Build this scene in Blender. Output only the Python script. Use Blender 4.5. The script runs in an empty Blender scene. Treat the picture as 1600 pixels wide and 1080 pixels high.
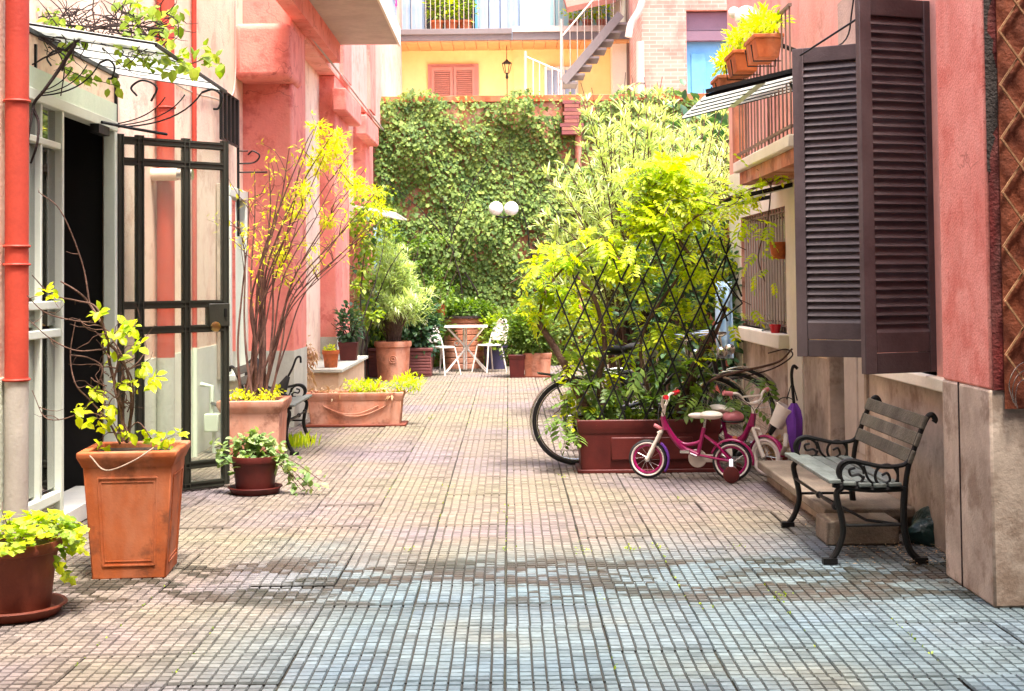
import bpy, math, random
import numpy as np
from mathutils import Vector, Matrix, Euler

random.seed(7); rng = np.random.default_rng(7)
S = bpy.context.scene
COL = S.collection
rad = math.radians

# ------------------------------------------------------------------ camera
FPX, EYE, PITCH, ROLL, VPX, VPY = 2200.0, 1.5, rad(2.0), 0.010, 795.0, 440.0   # focal length in photo pixels, eye height
_F = Vector((0, math.cos(PITCH), math.sin(PITCH))); _U0 = Vector((0, -math.sin(PITCH), math.cos(PITCH))); _R0 = Vector((1, 0, 0))
_R = math.cos(ROLL)*_R0 - math.sin(ROLL)*_U0; _U = math.sin(ROLL)*_R0 + math.cos(ROLL)*_U0
CX = VPX - FPX*math.sin(ROLL)*math.tan(PITCH); CY = VPY - FPX*math.cos(ROLL)*math.tan(PITCH)
cd = bpy.data.cameras.new('camera'); cam = bpy.data.objects.new('camera', cd); COL.objects.link(cam)
m3 = Matrix((_R, _U, -_F)).transposed()
cam.matrix_world = Matrix.Translation((0, 0, EYE)) @ m3.to_4x4()
cd.sensor_width = 36; cd.lens = FPX/1600*36; cd.clip_end = 500; cd.clip_start = .05
cd.shift_x = (800-CX)/1600; cd.shift_y = (CY-540)/1600
S.camera = cam

# ------------------------------------------------------------------ sky, sun, exposure
SUN_DIR = Vector((0.11, -0.28, 0.95)).normalized()          # towards the sun
SUN_EL = math.asin(SUN_DIR.z); SUN_AZ = math.atan2(SUN_DIR.x, SUN_DIR.y)
w = bpy.data.worlds.new('World'); S.world = w; w.use_nodes = True
nt = w.node_tree; bg = nt.nodes['Background']
sky = nt.nodes.new('ShaderNodeTexSky'); sky.sky_type = 'NISHITA'; sky.sun_disc = False
sky.sun_elevation = SUN_EL; sky.sun_rotation = SUN_AZ; sky.dust_density = 4.0; sky.air_density = 1.0; sky.ozone_density = 0.6
nt.links.new(sky.outputs[0], bg.inputs[0]); bg.inputs[1].default_value = 0.15
sl = bpy.data.lights.new('sun', 'SUN'); sl.energy = 1.5; sl.angle = rad(10); sl.color = (1.0, .96, .89)
so = bpy.data.objects.new('sun', sl); COL.objects.link(so)
so.rotation_euler = (-SUN_DIR).to_track_quat('-Z', 'Y').to_euler()
S.view_settings.view_transform = 'Standard'; S.view_settings.look = 'None'
S.view_settings.gamma = 1.0; S.view_settings.use_curve_mapping = False
S.view_settings.exposure = 2.62
S.cycles.max_bounces = 6; S.cycles.diffuse_bounces = 4; S.cycles.glossy_bounces = 2; S.cycles.transmission_bounces = 4; S.cycles.transparent_max_bounces = 10

# ------------------------------------------------------------------ measuring helpers (photo pixel + one known plane -> point)
def ray(px, py):
    px = float(px); py = float(py); return (px-CX)/FPX*_R - (py-CY)/FPX*_U + _F
def atp(px, py, ax, v):
    d = ray(px, py); o = Vector((0, 0, EYE)); return o + d*((float(v)-o[ax])/d[ax])
def gz(px, py, z=0.0): return atp(px, py, 2, z)
def ax_(px, py, x): return atp(px, py, 0, x)
def ay(px, py, y): return atp(px, py, 1, y)

# ------------------------------------------------------------------ mesh builder
WM = {}
def wmat(o):
    while o is not None and o.name not in WM: o = o.parent
    return WM[o.name] if o is not None else Matrix.Identity(4)
def link(name, me, parent=None):
    o = bpy.data.objects.new(name, me); COL.objects.link(o)
    if parent is not None: o.parent = parent
    return o
class MB:
    def __init__(s): s.v = []; s.f = []; s.M = None
    def add(s, vs, fs):
        b = len(s.v)
        if s.M is not None: vs = [s.M @ Vector(v) for v in vs]
        s.v += [tuple(v) for v in vs]; s.f += [tuple(i+b for i in f) for f in fs]; return s
    def box(s, x0, x1, y0, y1, z0, z1):
        x0, x1 = min(x0, x1), max(x0, x1); y0, y1 = min(y0, y1), max(y0, y1); z0, z1 = min(z0, z1), max(z0, z1)
        return s.add([(x0,y0,z0),(x1,y0,z0),(x1,y1,z0),(x0,y1,z0),(x0,y0,z1),(x1,y0,z1),(x1,y1,z1),(x0,y1,z1)],
            [(3,2,1,0),(4,5,6,7),(0,1,5,4),(1,2,6,5),(2,3,7,6),(3,0,4,7)])
    def hexa(s, b, t):      # bottom quad, top quad (counter-clockwise seen from above)
        return s.add(list(b)+list(t), [(3,2,1,0),(4,5,6,7),(0,1,5,4),(1,2,6,5),(2,3,7,6),(3,0,4,7)])
    def bar(s, p, q, w, h, up=(0,0,1)):
        p = Vector(p); q = Vector(q); d = (q-p).normalized(); u = Vector(up); r = d.cross(u)
        if r.length < 1e-5: r = d.cross(Vector((1,0,0)))
        r.normalize(); u = r.cross(d); a = r*w/2; b = u*h/2
        vs = [p-a-b, p+a-b, p+a+b, p-a+b, q-a-b, q+a-b, q+a+b, q-a+b]
        return s.add(vs, [(0,1,2,3)[::-1],(4,5,6,7)[::-1][::-1],(0,4,5,1)[::-1],(1,5,6,2)[::-1],(2,6,7,3)[::-1],(3,7,4,0)[::-1]])
    def tube(s, pts, r, n=6, closed=False):
        pts = [Vector(p) for p in pts]; N = len(pts)
        rs = r if isinstance(r, (list, tuple)) else [r]*N
        vs = []; fs = []; ref = None
        for i, p in enumerate(pts):
            if closed: t = pts[(i+1) % N]-pts[i-1]
            else: t = pts[min(i+1, N-1)]-pts[max(i-1, 0)]
            t.normalize()
            if ref is None:
                ref = Vector((0,0,1)) if abs(t.z) < .9 else Vector((1,0,0))
            a = t.cross(ref); 
            if a.length < 1e-4: a = t.cross(Vector((0.3,1,.2)))
            a.normalize(); b = t.cross(a).normalized(); ref = -b if False else ref - t*ref.dot(t)
            if ref.length < 1e-4: ref = b
            ref.normalize()
            for k in range(n):
                an = 2*math.pi*k/n; vs.append(p + (a*math.cos(an)+b*math.sin(an))*rs[i])
        M = N if closed else N-1
        for i in range(M):
            j = (i+1) % N
            for k in range(n):
                l = (k+1) % n; fs.append((i*n+k, i*n+l, j*n+l, j*n+k))
        if not closed: fs.append(tuple(range(n))[::-1]); fs.append(tuple((N-1)*n+k for k in range(n)))
        return s.add(vs, fs)
    def lathe(s, prof, c=(0,0,0), n=24, axis='z', cap=True):
        c = Vector(c); vs = []; fs = []
        for r, z in prof:
            for k in range(n):
                a = 2*math.pi*k/n; x, y = r*math.cos(a), r*math.sin(a)
                vs.append(c + (Vector((x, y, z)) if axis == 'z' else Vector((x, -z, y)) if axis == 'y' else Vector((z, x, y))))
        m = len(prof)
        for i in range(m-1):
            for k in range(n):
                l = (k+1) % n; fs.append((i*n+k, i*n+l, (i+1)*n+l, (i+1)*n+k))
        if cap: fs.append(tuple(range(n))[::-1]); fs.append(tuple((m-1)*n+k for k in range(n)))
        return s.add(vs, fs)
    def sphere(s, c, r, n=16, m=10, sc=(1,1,1)):
        prof = [(max(1e-4, r*math.sin(math.pi*i/m)), -r*math.cos(math.pi*i/m)) for i in range(m+1)]
        b = MB(); b.lathe(prof, (0,0,0), n); c = Vector(c)
        return s.add([(c.x+v[0]*sc[0], c.y+v[1]*sc[1], c.z+v[2]*sc[2]) for v in b.v], b.f)
    def ring(s, c, R, r, n=32, k=8, axis='y'):
        c = Vector(c); pts = []
        for i in range(n):
            a = 2*math.pi*i/n; u, v = R*math.cos(a), R*math.sin(a)
            pts.append(c + (Vector((u, 0, v)) if axis == 'y' else Vector((u, v, 0)) if axis == 'z' else Vector((0, u, v))))
        return s.tube(pts, r, k, True)
    def sheet(s, rows, thick=None):
        n = len(rows[0]); vs = [v for r in rows for v in r]; fs = []
        for i in range(len(rows)-1):
            for k in range(n-1): fs.append((i*n+k, i*n+k+1, (i+1)*n+k+1, (i+1)*n+k))
        return s.add(vs, fs)
    def mesh(s, name, mat, smooth=False, inv=None):
        me = bpy.data.meshes.new(name)
        vs = s.v if inv is None else [tuple(inv @ Vector(v)) for v in s.v]
        me.from_pydata(vs, [], s.f)
        if mat: me.materials.append(MT[mat] if isinstance(mat, str) else mat)
        if smooth:
            me.shade_smooth(); me.set_sharp_from_angle(angle=rad(38))
        me.update(); return me
    def build(s, name, mat, parent=None, smooth=False, bevel=0, seg=2, kind=None, label=None):
        inv = None
        if parent is not None: inv = wmat(parent).inverted()
        me = s.mesh(name, mat, smooth, inv); o = link(name, me, parent)
        if bevel:
            b = o.modifiers.new('bevel', 'BEVEL'); b.width = bevel; b.segments = seg; b.limit_method = 'ANGLE'; b.angle_limit = rad(40)
            if not smooth: me.shade_smooth(); me.set_sharp_from_angle(angle=rad(70))
            b.harden_normals = False
        if kind: o['kind'] = kind
        if label: o['label'] = label
        return o
def tag(o, label, cat, group=None, kind=None):
    o['label'] = label; o['category'] = cat
    if group: o['group'] = group
    if kind: o['kind'] = kind
    return o
def thing(name, label, cat, loc=(0,0,0), rz=0, group=None):
    o = bpy.data.objects.new(name, None); COL.objects.link(o); o.empty_display_size = .1
    o.location = loc; o.rotation_euler = (0, 0, rz); WM[o.name] = Matrix.Translation(loc) @ Matrix.Rotation(rz, 4, 'Z')
    return tag(o, label, cat, group)
def local(name, label, cat, group=None):       # built round the origin, placed afterwards
    return thing(name, label, cat, (0,0,0), 0, group)
def place(o, loc, rz=0, rx=0, ry=0):
    o.location = loc; o.rotation_euler = (rx, ry, rz); WM[o.name] = Matrix.Translation(loc) @ Euler((rx, ry, rz)).to_matrix().to_4x4()
def copy_tree(o, parent=None):
    c = o.copy(); COL.objects.link(c)
    if parent is not None: c.parent = parent
    for ch in list(o.children): copy_tree(ch, c)
    return c
def bez(p0, p1, p2, n=8):
    p0, p1, p2 = Vector(p0), Vector(p1), Vector(p2)
    return [(1-t)**2*p0+2*t*(1-t)*p1+t*t*p2 for t in [i/n for i in range(n+1)]]
def spline(pts, n=6):
    P = [Vector(p) for p in pts]; P = [P[0]*2-P[1]]+P+[P[-1]*2-P[-2]]; out = []
    for i in range(1, len(P)-2):
        a, b, c, d = P[i-1:i+3]
        for k in range(n):
            t = k/n
            out.append(.5*((2*b)+(c-a)*t+(2*a-5*b+4*c-d)*t*t+(3*b-a-3*c+d)*t**3))
    out.append(P[-2]); return out

# ------------------------------------------------------------------ materials (all procedural)
MT = {}
def _new(name):
    m = bpy.data.materials.new(name); m.use_nodes = True; t = m.node_tree; t.nodes.clear()
    o = t.nodes.new('ShaderNodeOutputMaterial'); MT[name] = m; return m, t, o
def N(t, typ, **kw):
    n = t.nodes.new(typ)
    for k, v in kw.items():
        if k.startswith('i_'): n.inputs[k[2:].replace('_', ' ')].default_value = v
        else: setattr(n, k, v)
    return n
def c4(c): return (c[0], c[1], c[2], 1)
def ramp(t, fac, stops):
    r = t.nodes.new('ShaderNodeValToRGB'); e = r.color_ramp.elements
    while len(e) < len(stops): e.new(.5)
    for k, (p, c) in enumerate(stops): e[k].position = p; e[k].color = c4(c) if not isinstance(c, float) else (c, c, c, 1)
    t.links.new(fac, r.inputs[0]); return r.outputs[0]
def mixc(t, f, a, b, mode='MIX'):
    m = t.nodes.new('ShaderNodeMix'); m.data_type = 'RGBA'; m.blend_type = mode
    for sock, v in ((m.inputs[0], f), (m.inputs[6], a), (m.inputs[7], b)):
        if hasattr(v, 'links'): t.links.new(v, sock)
        else: sock.default_value = v if isinstance(v, (int, float)) else c4(v)
    return m.outputs[2]
def noise(t, scale, detail=4, vec=None, rough=.6, stretch=None):
    n = N(t, 'ShaderNodeTexNoise'); n.inputs['Scale'].default_value = scale; n.inputs['Detail'].default_value = detail; n.inputs['Roughness'].default_value = rough
    g = vec
    if g is None: g = t.nodes.new('ShaderNodeNewGeometry').outputs['Position']
    if stretch:
        mp = N(t, 'ShaderNodeMapping'); mp.inputs['Scale'].default_value = stretch; t.links.new(g, mp.inputs[0]); g = mp.outputs[0]
    t.links.new(g, n.inputs['Vector']); return n.outputs['Fac']
def mul(c, k): return tuple(min(1, x*k) for x in c)
def surf(name, col, var=.15, scale=4, rough=.75, bump=.1, bscale=60, metal=0, col2=None, streak=None, streak_amt=.5, spec=.4, obj_vary=0, coat=0, grime=None, speck=None, crack=None):
    m, t, o = _new(name)
    p = N(t, 'ShaderNodeBsdfPrincipled'); t.links.new(p.outputs[0], o.inputs[0])
    n1 = noise(t, scale, 4)
    c = ramp(t, n1, [(.3, mul(col, 1-var)), (.7, mul(col2 or col, 1+var))])
    n3 = noise(t, scale*9, 2)
    c = mixc(t, .25, c, ramp(t, n3, [(.35, mul(col, 1-var*1.3)), (.65, mul(col, 1+var))]))
    if streak:
        ns = noise(t, 2.2, 4, stretch=(1.3, 1.3, .5)); f = ramp(t, ns, [(.48, 0.0), (.66, streak_amt)])
        c = mixc(t, f, c, streak)
    if grime:
        c = mixc(t, ramp(t, noise(t, 3.3, 5, rough=.72), [(.52, 0.0), (.63, .75)]), c, grime)
    if crack:
        vo = N(t, 'ShaderNodeTexVoronoi', feature='DISTANCE_TO_EDGE'); vo.inputs['Scale'].default_value = 1.1
        gp = t.nodes.new('ShaderNodeNewGeometry').outputs['Position']; nx = N(t, 'ShaderNodeTexNoise'); nx.inputs['Scale'].default_value = 3.0; nx.inputs['Detail'].default_value = 4
        t.links.new(gp, nx.inputs['Vector']); va = N(t, 'ShaderNodeVectorMath', operation='MULTIPLY_ADD'); t.links.new(nx.outputs['Color'], va.inputs[0]); va.inputs[1].default_value = (.55,.55,.55); t.links.new(gp, va.inputs[2]); t.links.new(va.outputs[0], vo.inputs['Vector'])
        cm = N(t, 'ShaderNodeMath', operation='MULTIPLY'); t.links.new(ramp(t, vo.outputs['Distance'], [(0.0, 1.0), (.007, 0.0)]), cm.inputs[0]); t.links.new(ramp(t, noise(t, 1.1, 2), [(.50, 0.0), (.58, .7)]), cm.inputs[1])
        c = mixc(t, cm.outputs[0], c, crack)
    if speck: c = mixc(t, ramp(t, noise(t, 95, 2), [(.60, 0.0), (.66, .8)]), c, speck)
    if obj_vary:
        oi = N(t, 'ShaderNodeObjectInfo'); hs = N(t, 'ShaderNodeHueSaturation')
        mr = N(t, 'ShaderNodeMapRange'); t.links.new(oi.outputs['Random'], mr.inputs[0]); mr.inputs[3].default_value = 1-obj_vary; mr.inputs[4].default_value = 1+obj_vary
        t.links.new(mr.outputs[0], hs.inputs['Value']); t.links.new(c, hs.inputs['Color']); c = hs.outputs[0]
    t.links.new(c, p.inputs['Base Color'])
    p.inputs['Roughness'].default_value = rough
    p.inputs['Metallic'].default_value = metal; p.inputs['Specular IOR Level'].default_value = spec
    if coat: p.inputs['Coat Weight'].default_value = coat
    if bump:
        b = N(t, 'ShaderNodeBump'); b.inputs['Strength'].default_value = bump; b.inputs['Distance'].default_value = .02
        t.links.new(noise(t, bscale, 2), b.inputs['Height']); t.links.new(b.outputs[0], p.inputs['Normal'])
    return m
def leafmat(name, stops, trans=.45, rough=.45, tint=(1.0, 1.05, .5)):
    m, t, o = _new(name)
    g = N(t, 'ShaderNodeNewGeometry'); oi = N(t, 'ShaderNodeObjectInfo')
    a = N(t, 'ShaderNodeMath', operation='ADD'); t.links.new(g.outputs['Random Per Island'], a.inputs[0]); t.links.new(oi.outputs['Random'], a.inputs[1])
    fr = N(t, 'ShaderNodeMath', operation='FRACT'); t.links.new(a.outputs[0], fr.inputs[0])
    c = ramp(t, fr.outputs[0], stops)
    c = mixc(t, .35, c, ramp(t, noise(t, 3.0, 2), [(.3, stops[0][1]), (.7, stops[-1][1])]))
    d = N(t, 'ShaderNodeBsdfPrincipled'); t.links.new(c, d.inputs['Base Color']); d.inputs['Roughness'].default_value = rough; d.inputs['Specular IOR Level'].default_value = .35
    tr = N(t, 'ShaderNodeBsdfTranslucent'); c2 = mixc(t, 1.0, c, tint, 'MULTIPLY')
    br = N(t, 'ShaderNodeHueSaturation'); br.inputs['Value'].default_value = 1.5; br.inputs['Saturation'].default_value = 1.1; t.links.new(c2, br.inputs['Color']); t.links.new(br.outputs[0], tr.inputs[0])
    mx = N(t, 'ShaderNodeMixShader'); mx.inputs[0].default_value = trans
    t.links.new(d.outputs[0], mx.inputs[1]); t.links.new(tr.outputs[0], mx.inputs[2]); t.links.new(mx.outputs[0], o.inputs[0]); return m
def glassmat(name, tint=(.9,.95,.93), refl=.35, rough=.02, body=None, bodyf=.0):
    m, t, o = _new(name)
    tp = N(t, 'ShaderNodeBsdfTransparent'); tp.inputs[0].default_value = c4(tint)
    gl = N(t, 'ShaderNodeBsdfGlossy'); gl.inputs['Roughness'].default_value = rough; gl.inputs[0].default_value = (1,1,1,1)
    fr = N(t, 'ShaderNodeFresnel'); fr.inputs[0].default_value = 1.5
    ad = N(t, 'ShaderNodeMath', operation='MULTIPLY'); t.links.new(fr.outputs[0], ad.inputs[0]); ad.inputs[1].default_value = refl/.3; ad.use_clamp = True
    mx = N(t, 'ShaderNodeMixShader'); t.links.new(ad.outputs[0], mx.inputs[0]); t.links.new(tp.outputs[0], mx.inputs[1]); t.links.new(gl.outputs[0], mx.inputs[2])
    out = mx.outputs[0]
    if body:
        df = N(t, 'ShaderNodeBsdfDiffuse'); df.inputs[0].default_value = c4(body)
        tl = N(t, 'ShaderNodeBsdfTranslucent'); tl.inputs[0].default_value = c4(body)
        m1 = N(t, 'ShaderNodeMixShader'); m1.inputs[0].default_value = .5; t.links.new(df.outputs[0], m1.inputs[1]); t.links.new(tl.outputs[0], m1.inputs[2])
        m2 = N(t, 'ShaderNodeMixShader'); m2.inputs[0].default_value = bodyf; t.links.new(out, m2.inputs[1]); t.links.new(m1.outputs[0], m2.inputs[2]); out = m2.outputs[0]
    t.links.new(out, o.inputs[0]); return m

surf('peach', (.86,.62,.46), .06, 1.2, .85, .25, 45, col2=(.89,.68,.52), streak=(.80,.44,.33), streak_amt=.45, grime=(.66,.40,.29), crack=(.40,.24,.17))
surf('salmon_light', (.80,.36,.29), .08, 1.5, .85, .25, 45, col2=(.84,.43,.36), streak=(.76,.28,.22), streak_amt=.45, grime=(.62,.25,.19), crack=(.34,.12,.09))
surf('salmon', (.72,.20,.16), .10, 1.5, .85, .25, 45, col2=(.77,.26,.20), streak=(.78,.36,.28), streak_amt=.45, grime=(.54,.12,.092), crack=(.30,.06,.05))
surf('red_plaster', (.62,.09,.06), .15, 2, .85, .3, 45, col2=(.70,.13,.09))
surf('pilaster_pink', (.78,.25,.195), .12, 3, .9, .3, 75, speck=(.56,.13,.10), crack=(.30,.06,.045), col2=(.82,.34,.28), streak=(.84,.42,.35), streak_amt=.5, grime=(.66,.16,.12))
surf('darkred_wall', (.085,.005,.004), .25, 4, .85, .4, 50, col2=(.12,.010,.007), streak=(.16,.10,.08), streak_amt=.5)  # dark red plaster, deepened further to stand for the passage shade
surf('dado_grey', (.50,.50,.42), .15, 2, .85, .3, 45, streak=(.36,.35,.29), streak_amt=.5)
surf('dado_pale', (.74,.74,.62), .1, 2, .85, .3, 45, streak=(.60,.62,.52), streak_amt=.4)
surf('concrete_tan', (.36,.27,.20), .22, 2.6, .9, .14, 60, col2=(.56,.45,.36), streak=(.22,.14,.10), streak_amt=.35, grime=(.22,.145,.10))
surf('peach_dado', (.66,.45,.28), .12, 2, .88, .2, 50, col2=(.72,.53,.36), streak=(.5,.33,.2), streak_amt=.5)
surf('balcony_concrete', (.50,.42,.36), .15, 1.6, .9, .2, 40, streak=(.34,.27,.22), streak_amt=.4)
surf('cream', (.80,.72,.58), .08, 3, .8, .12, 50)
surf('white_paint', (.64,.67,.57), .06, 5, .5, .05, 60, streak=(.64,.68,.55), streak_amt=.35)
surf('green_white', (.66,.73,.58), .08, 5, .6, .08, 60, streak=(.48,.58,.42), streak_amt=.4)
surf('iron_black', (.007,.0065,.006), .3, 12, .5, .15, 120, .4, spec=.5)
surf('gate_metal', (.034,.034,.024), .15, 8, .45, .1, 90, .3, spec=.5)
surf('brass', (.55,.36,.14), .1, 10, .3, .05, 80, 1.0)
surf('chrome', (.62,.62,.60), .1, 10, .25, .03, 80, 1.0)
surf('pipe_red', (.44,.050,.026), .16, 5, .6, .12, 60, streak=(.34,.025,.015), streak_amt=.5)
surf('pipe_grey', (.42,.37,.32), .12, 5, .7, .15, 60, streak=(.30,.25,.2), streak_amt=.4)
surf('terracotta', (.40,.085,.018), .14, 6, .8, .07, 80, col2=(.46,.115,.03), streak=(.52,.28,.18), streak_amt=.4, grime=(.16,.05,.02))
surf('terracotta_pale', (.44,.14,.07), .14, 6, .85, .08, 80, col2=(.54,.22,.13), streak=(.62,.42,.33), streak_amt=.5, grime=(.22,.085,.05))
surf('pot_brown', (.15,.028,.012), .16, 6, .6, .1, 80, col2=(.19,.042,.02))
surf('pot_darkred', (.055,.004,.003), .16, 5, .5, .08, 80, col2=(.095,.009,.006), streak=(.12,.02,.014), streak_amt=.4)
surf('plum_box', (.20,.06,.055), .15, 6, .6, .1, 80)
surf('navy_pot', (.05,.045,.10), .2, 6, .5, .1, 80)
surf('soil', (.055,.035,.022), .35, 25, .95, .8, 70)
surf('bark', (.08,.040,.026), .3, 14, .9, .5, 60, col2=(.13,.07,.048))
surf('bark_dark', (.03,.016,.014), .3, 14, .9, .5, 60)
surf('bark_pale', (.32,.23,.17), .3, 14, .9, .4, 60)
surf('stem_red', (.075,.028,.022), .3, 14, .8, .3, 60, col2=(.17,.085,.06))
surf('shutter_brown', (.062,.040,.043), .16, 5, .55, .12, 60, col2=(.082,.060,.062), streak=(.11,.088,.085), streak_amt=.35, obj_vary=.22)
surf('bench_wood', (.075,.064,.047), .25, 7, .7, .3, 50, col2=(.125,.112,.085), streak=(.09,.085,.055), streak_amt=.5, obj_vary=.12)
surf('bench_seat', (.10,.115,.10), .25, 7, .5, .3, 50, col2=(.16,.185,.168), obj_vary=.12)
surf('stone_step', (.27,.215,.16), .25, 5, .85, .4, 60, streak=(.14,.10,.065), streak_amt=.5)
surf('marble', (.70,.68,.60), .08, 6, .5, .05, 60)
surf('black_rubber', (.02,.02,.02), .2, 20, .7, .1, 100)
surf('white_rubber', (.66,.56,.50), .1, 20, .6, .05, 100)
surf('cream_plastic', (.74,.66,.56), .08, 10, .4, .03, 60)
surf('pink_plastic', (.62,.20,.22), .1, 10, .4, .03, 60)
surf('magenta_paint', (.30,.004,.085), .1, 10, .28, .02, 60, coat=.6)
surf('purple', (.13,.03,.28), .2, 10, .6, .3, 30)
surf('black_paint', (.015,.015,.017), .2, 10, .3, .02, 60, coat=.4)
surf('white_metal', (.74,.68,.60), .08, 12, .4, .05, 80)
surf('ochre', (.85,.62,.25), .05, 1.4, .85, .12, 40, col2=(.88,.67,.30), streak=(.85,.56,.24), streak_amt=.3)
surf('wood_soffit', (.62,.27,.10), .12, 4, .7, .15, 40)
surf('fascia_grey', (.16,.14,.138), .1, 4, .7, .1, 40)
surf('shutter_rose', (.46,.20,.16), .08, 4, .6, .08, 40)
surf('blue_door', (.10,.30,.52), .08, 2, .5, .08, 40, col2=(.14,.36,.56))
surf('blue_grey', (.27,.34,.46), .1, 2, .6, .06, 40, col2=(.35,.41,.50))
surf('mint_panel', (.34,.54,.52), .1, 2, .5, .06, 40, col2=(.42,.58,.53))
surf('pale_blue', (.45,.62,.78), .08, 3, .7, .1, 30)
surf('plum_lintel', (.17,.10,.13), .1, 3, .7, .1, 40)
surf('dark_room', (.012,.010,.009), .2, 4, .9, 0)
surf('room_wall', (.05,.04,.035), .2, 4, .9, .1)
surf('broken_stucco', (.035,.026,.022), .3, 6, .95, .5, 60)
surf('bamboo', (.24,.11,.05), .2, 9, .6, .2, 50, col2=(.32,.17,.08), obj_vary=.12)
surf('reed_brown', (.14,.030,.012), .3, 9, .75, .3, 40, col2=(.22,.055,.02))
surf('grout', (.03,.026,.02), .3, 8, .95, .5, 50, streak=(.055,.06,.02), streak_amt=.4)
surf('passage_plaster', (.20,.12,.10), .12, 2, .9, .2, 45)
surf('bag_green', (.007,.03,.027), .2, 10, .35, .5, 25)
surf('red_gloss', (.55,.02,.03), .1, 10, .25, .02, 60)
surf('pink_cloth', (.60,.03,.22), .1, 10, .8, .2, 40)
surf('straw', (.52,.40,.20), .25, 15, .9, .3, 50)
surf('stucco_patch', (.52,.36,.29), .15, 6, .95, .5, 60)
surf('window_bars', (.40,.31,.25), .12, 8, .6, .1, 80)
surf('brown_grille', (.20,.125,.095), .12, 8, .6, .1, 80)
surf('tile_roof', (.26,.10,.07), .15, 8, .8, .2, 60)
surf('ground_dark', (.10,.09,.08), .2, 2, .95, .2, 20)
leafmat('leaf_lime', [(0, (.20,.34,.015)), (.35, (.40,.54,.015)), (.7, (.60,.66,.015)), (1, (.74,.72,.02))], .5)
leafmat('leaf_yellow', [(0, (.44,.50,.02)), (.5, (.62,.64,.02)), (1, (.74,.72,.06))], .5, tint=(1.0,.98,.5))
leafmat('leaf_fresh', [(0, (.10,.18,.02)), (.5, (.22,.33,.03)), (1, (.42,.48,.06))], .4)
leafmat('leaf_mid', [(0, (.05,.11,.02)), (.5, (.11,.20,.035)), (1, (.22,.30,.06))], .35)
leafmat('leaf_ivy', [(0, (.028,.07,.016)), (.4, (.085,.165,.03)), (.8, (.19,.29,.05)), (1, (.34,.41,.08))], .3, .65)
leafmat('leaf_oleander', [(0, (.30,.39,.15)), (.5, (.50,.58,.27)), (1, (.70,.73,.46))], .4)
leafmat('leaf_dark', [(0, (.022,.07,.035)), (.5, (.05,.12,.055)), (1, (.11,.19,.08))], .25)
leafmat('leaf_dry', [(0, (.40,.22,.10)), (.5, (.52,.36,.2)), (1, (.6,.48,.32))], .3, tint=(1,.8,.5))
leafmat('leaf_varieg', [(0, (.09,.19,.05)), (.5, (.20,.30,.10)), (1, (.46,.52,.24))], .35)
glassmat('glass_clear', (.93,.96,.92), .22, .02, (.75,.85,.72), .10)
glassmat('glass_dark', (.10,.12,.10), .75, .02)
glassmat('glass_canopy', (.9,.94,.92), .2, .05, (.86,.87,.84), .6)
def lampglass():
    m, t, o = _new('opal'); p = N(t, 'ShaderNodeBsdfPrincipled'); p.inputs['Base Color'].default_value = (.85,.84,.80,1); p.inputs['Roughness'].default_value = .15
    p.inputs['Subsurface Weight'].default_value = .3; p.inputs['Subsurface Radius'].default_value = (.05,.05,.05); t.links.new(p.outputs[0], o.inputs[0])
lampglass()
def brickmat():
    m, t, o = _new('brick_far'); p = N(t, 'ShaderNodeBsdfPrincipled'); p.inputs['Roughness'].default_value = .9
    g = N(t, 'ShaderNodeNewGeometry'); s = N(t, 'ShaderNodeSeparateXYZ'); t.links.new(g.outputs['Position'], s.inputs[0])
    cb = N(t, 'ShaderNodeCombineXYZ'); ad = N(t, 'ShaderNodeMath', operation='ADD'); t.links.new(s.outputs[0], ad.inputs[0]); t.links.new(s.outputs[1], ad.inputs[1])
    t.links.new(ad.outputs[0], cb.inputs[0]); t.links.new(s.outputs[2], cb.inputs[1])
    b = N(t, 'ShaderNodeTexBrick'); t.links.new(cb.outputs[0], b.inputs['Vector'])
    b.inputs['Scale'].default_value = 1; b.inputs['Brick Width'].default_value = .26; b.inputs['Row Height'].default_value = .075; b.inputs['Mortar Size'].default_value = .008
    b.inputs['Color1'].default_value = (.40,.19,.14,1); b.inputs['Color2'].default_value = (.47,.26,.20,1); b.inputs['Mortar'].default_value = (.44,.33,.27,1)
    c = mixc(t, ramp(t, noise(t, 1.6, 5), [(.5, 0.0), (.62, .6)]), b.outputs['Color'], (.36,.12,.09))
    t.links.new(c, p.inputs['Base Color']); bp = N(t, 'ShaderNodeBump'); bp.inputs['Strength'].default_value = .4; t.links.new(b.outputs['Fac'], bp.inputs['Height']); bp.invert = True
    t.links.new(bp.outputs[0], p.inputs['Normal']); t.links.new(p.outputs[0], o.inputs[0])
brickmat()
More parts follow.
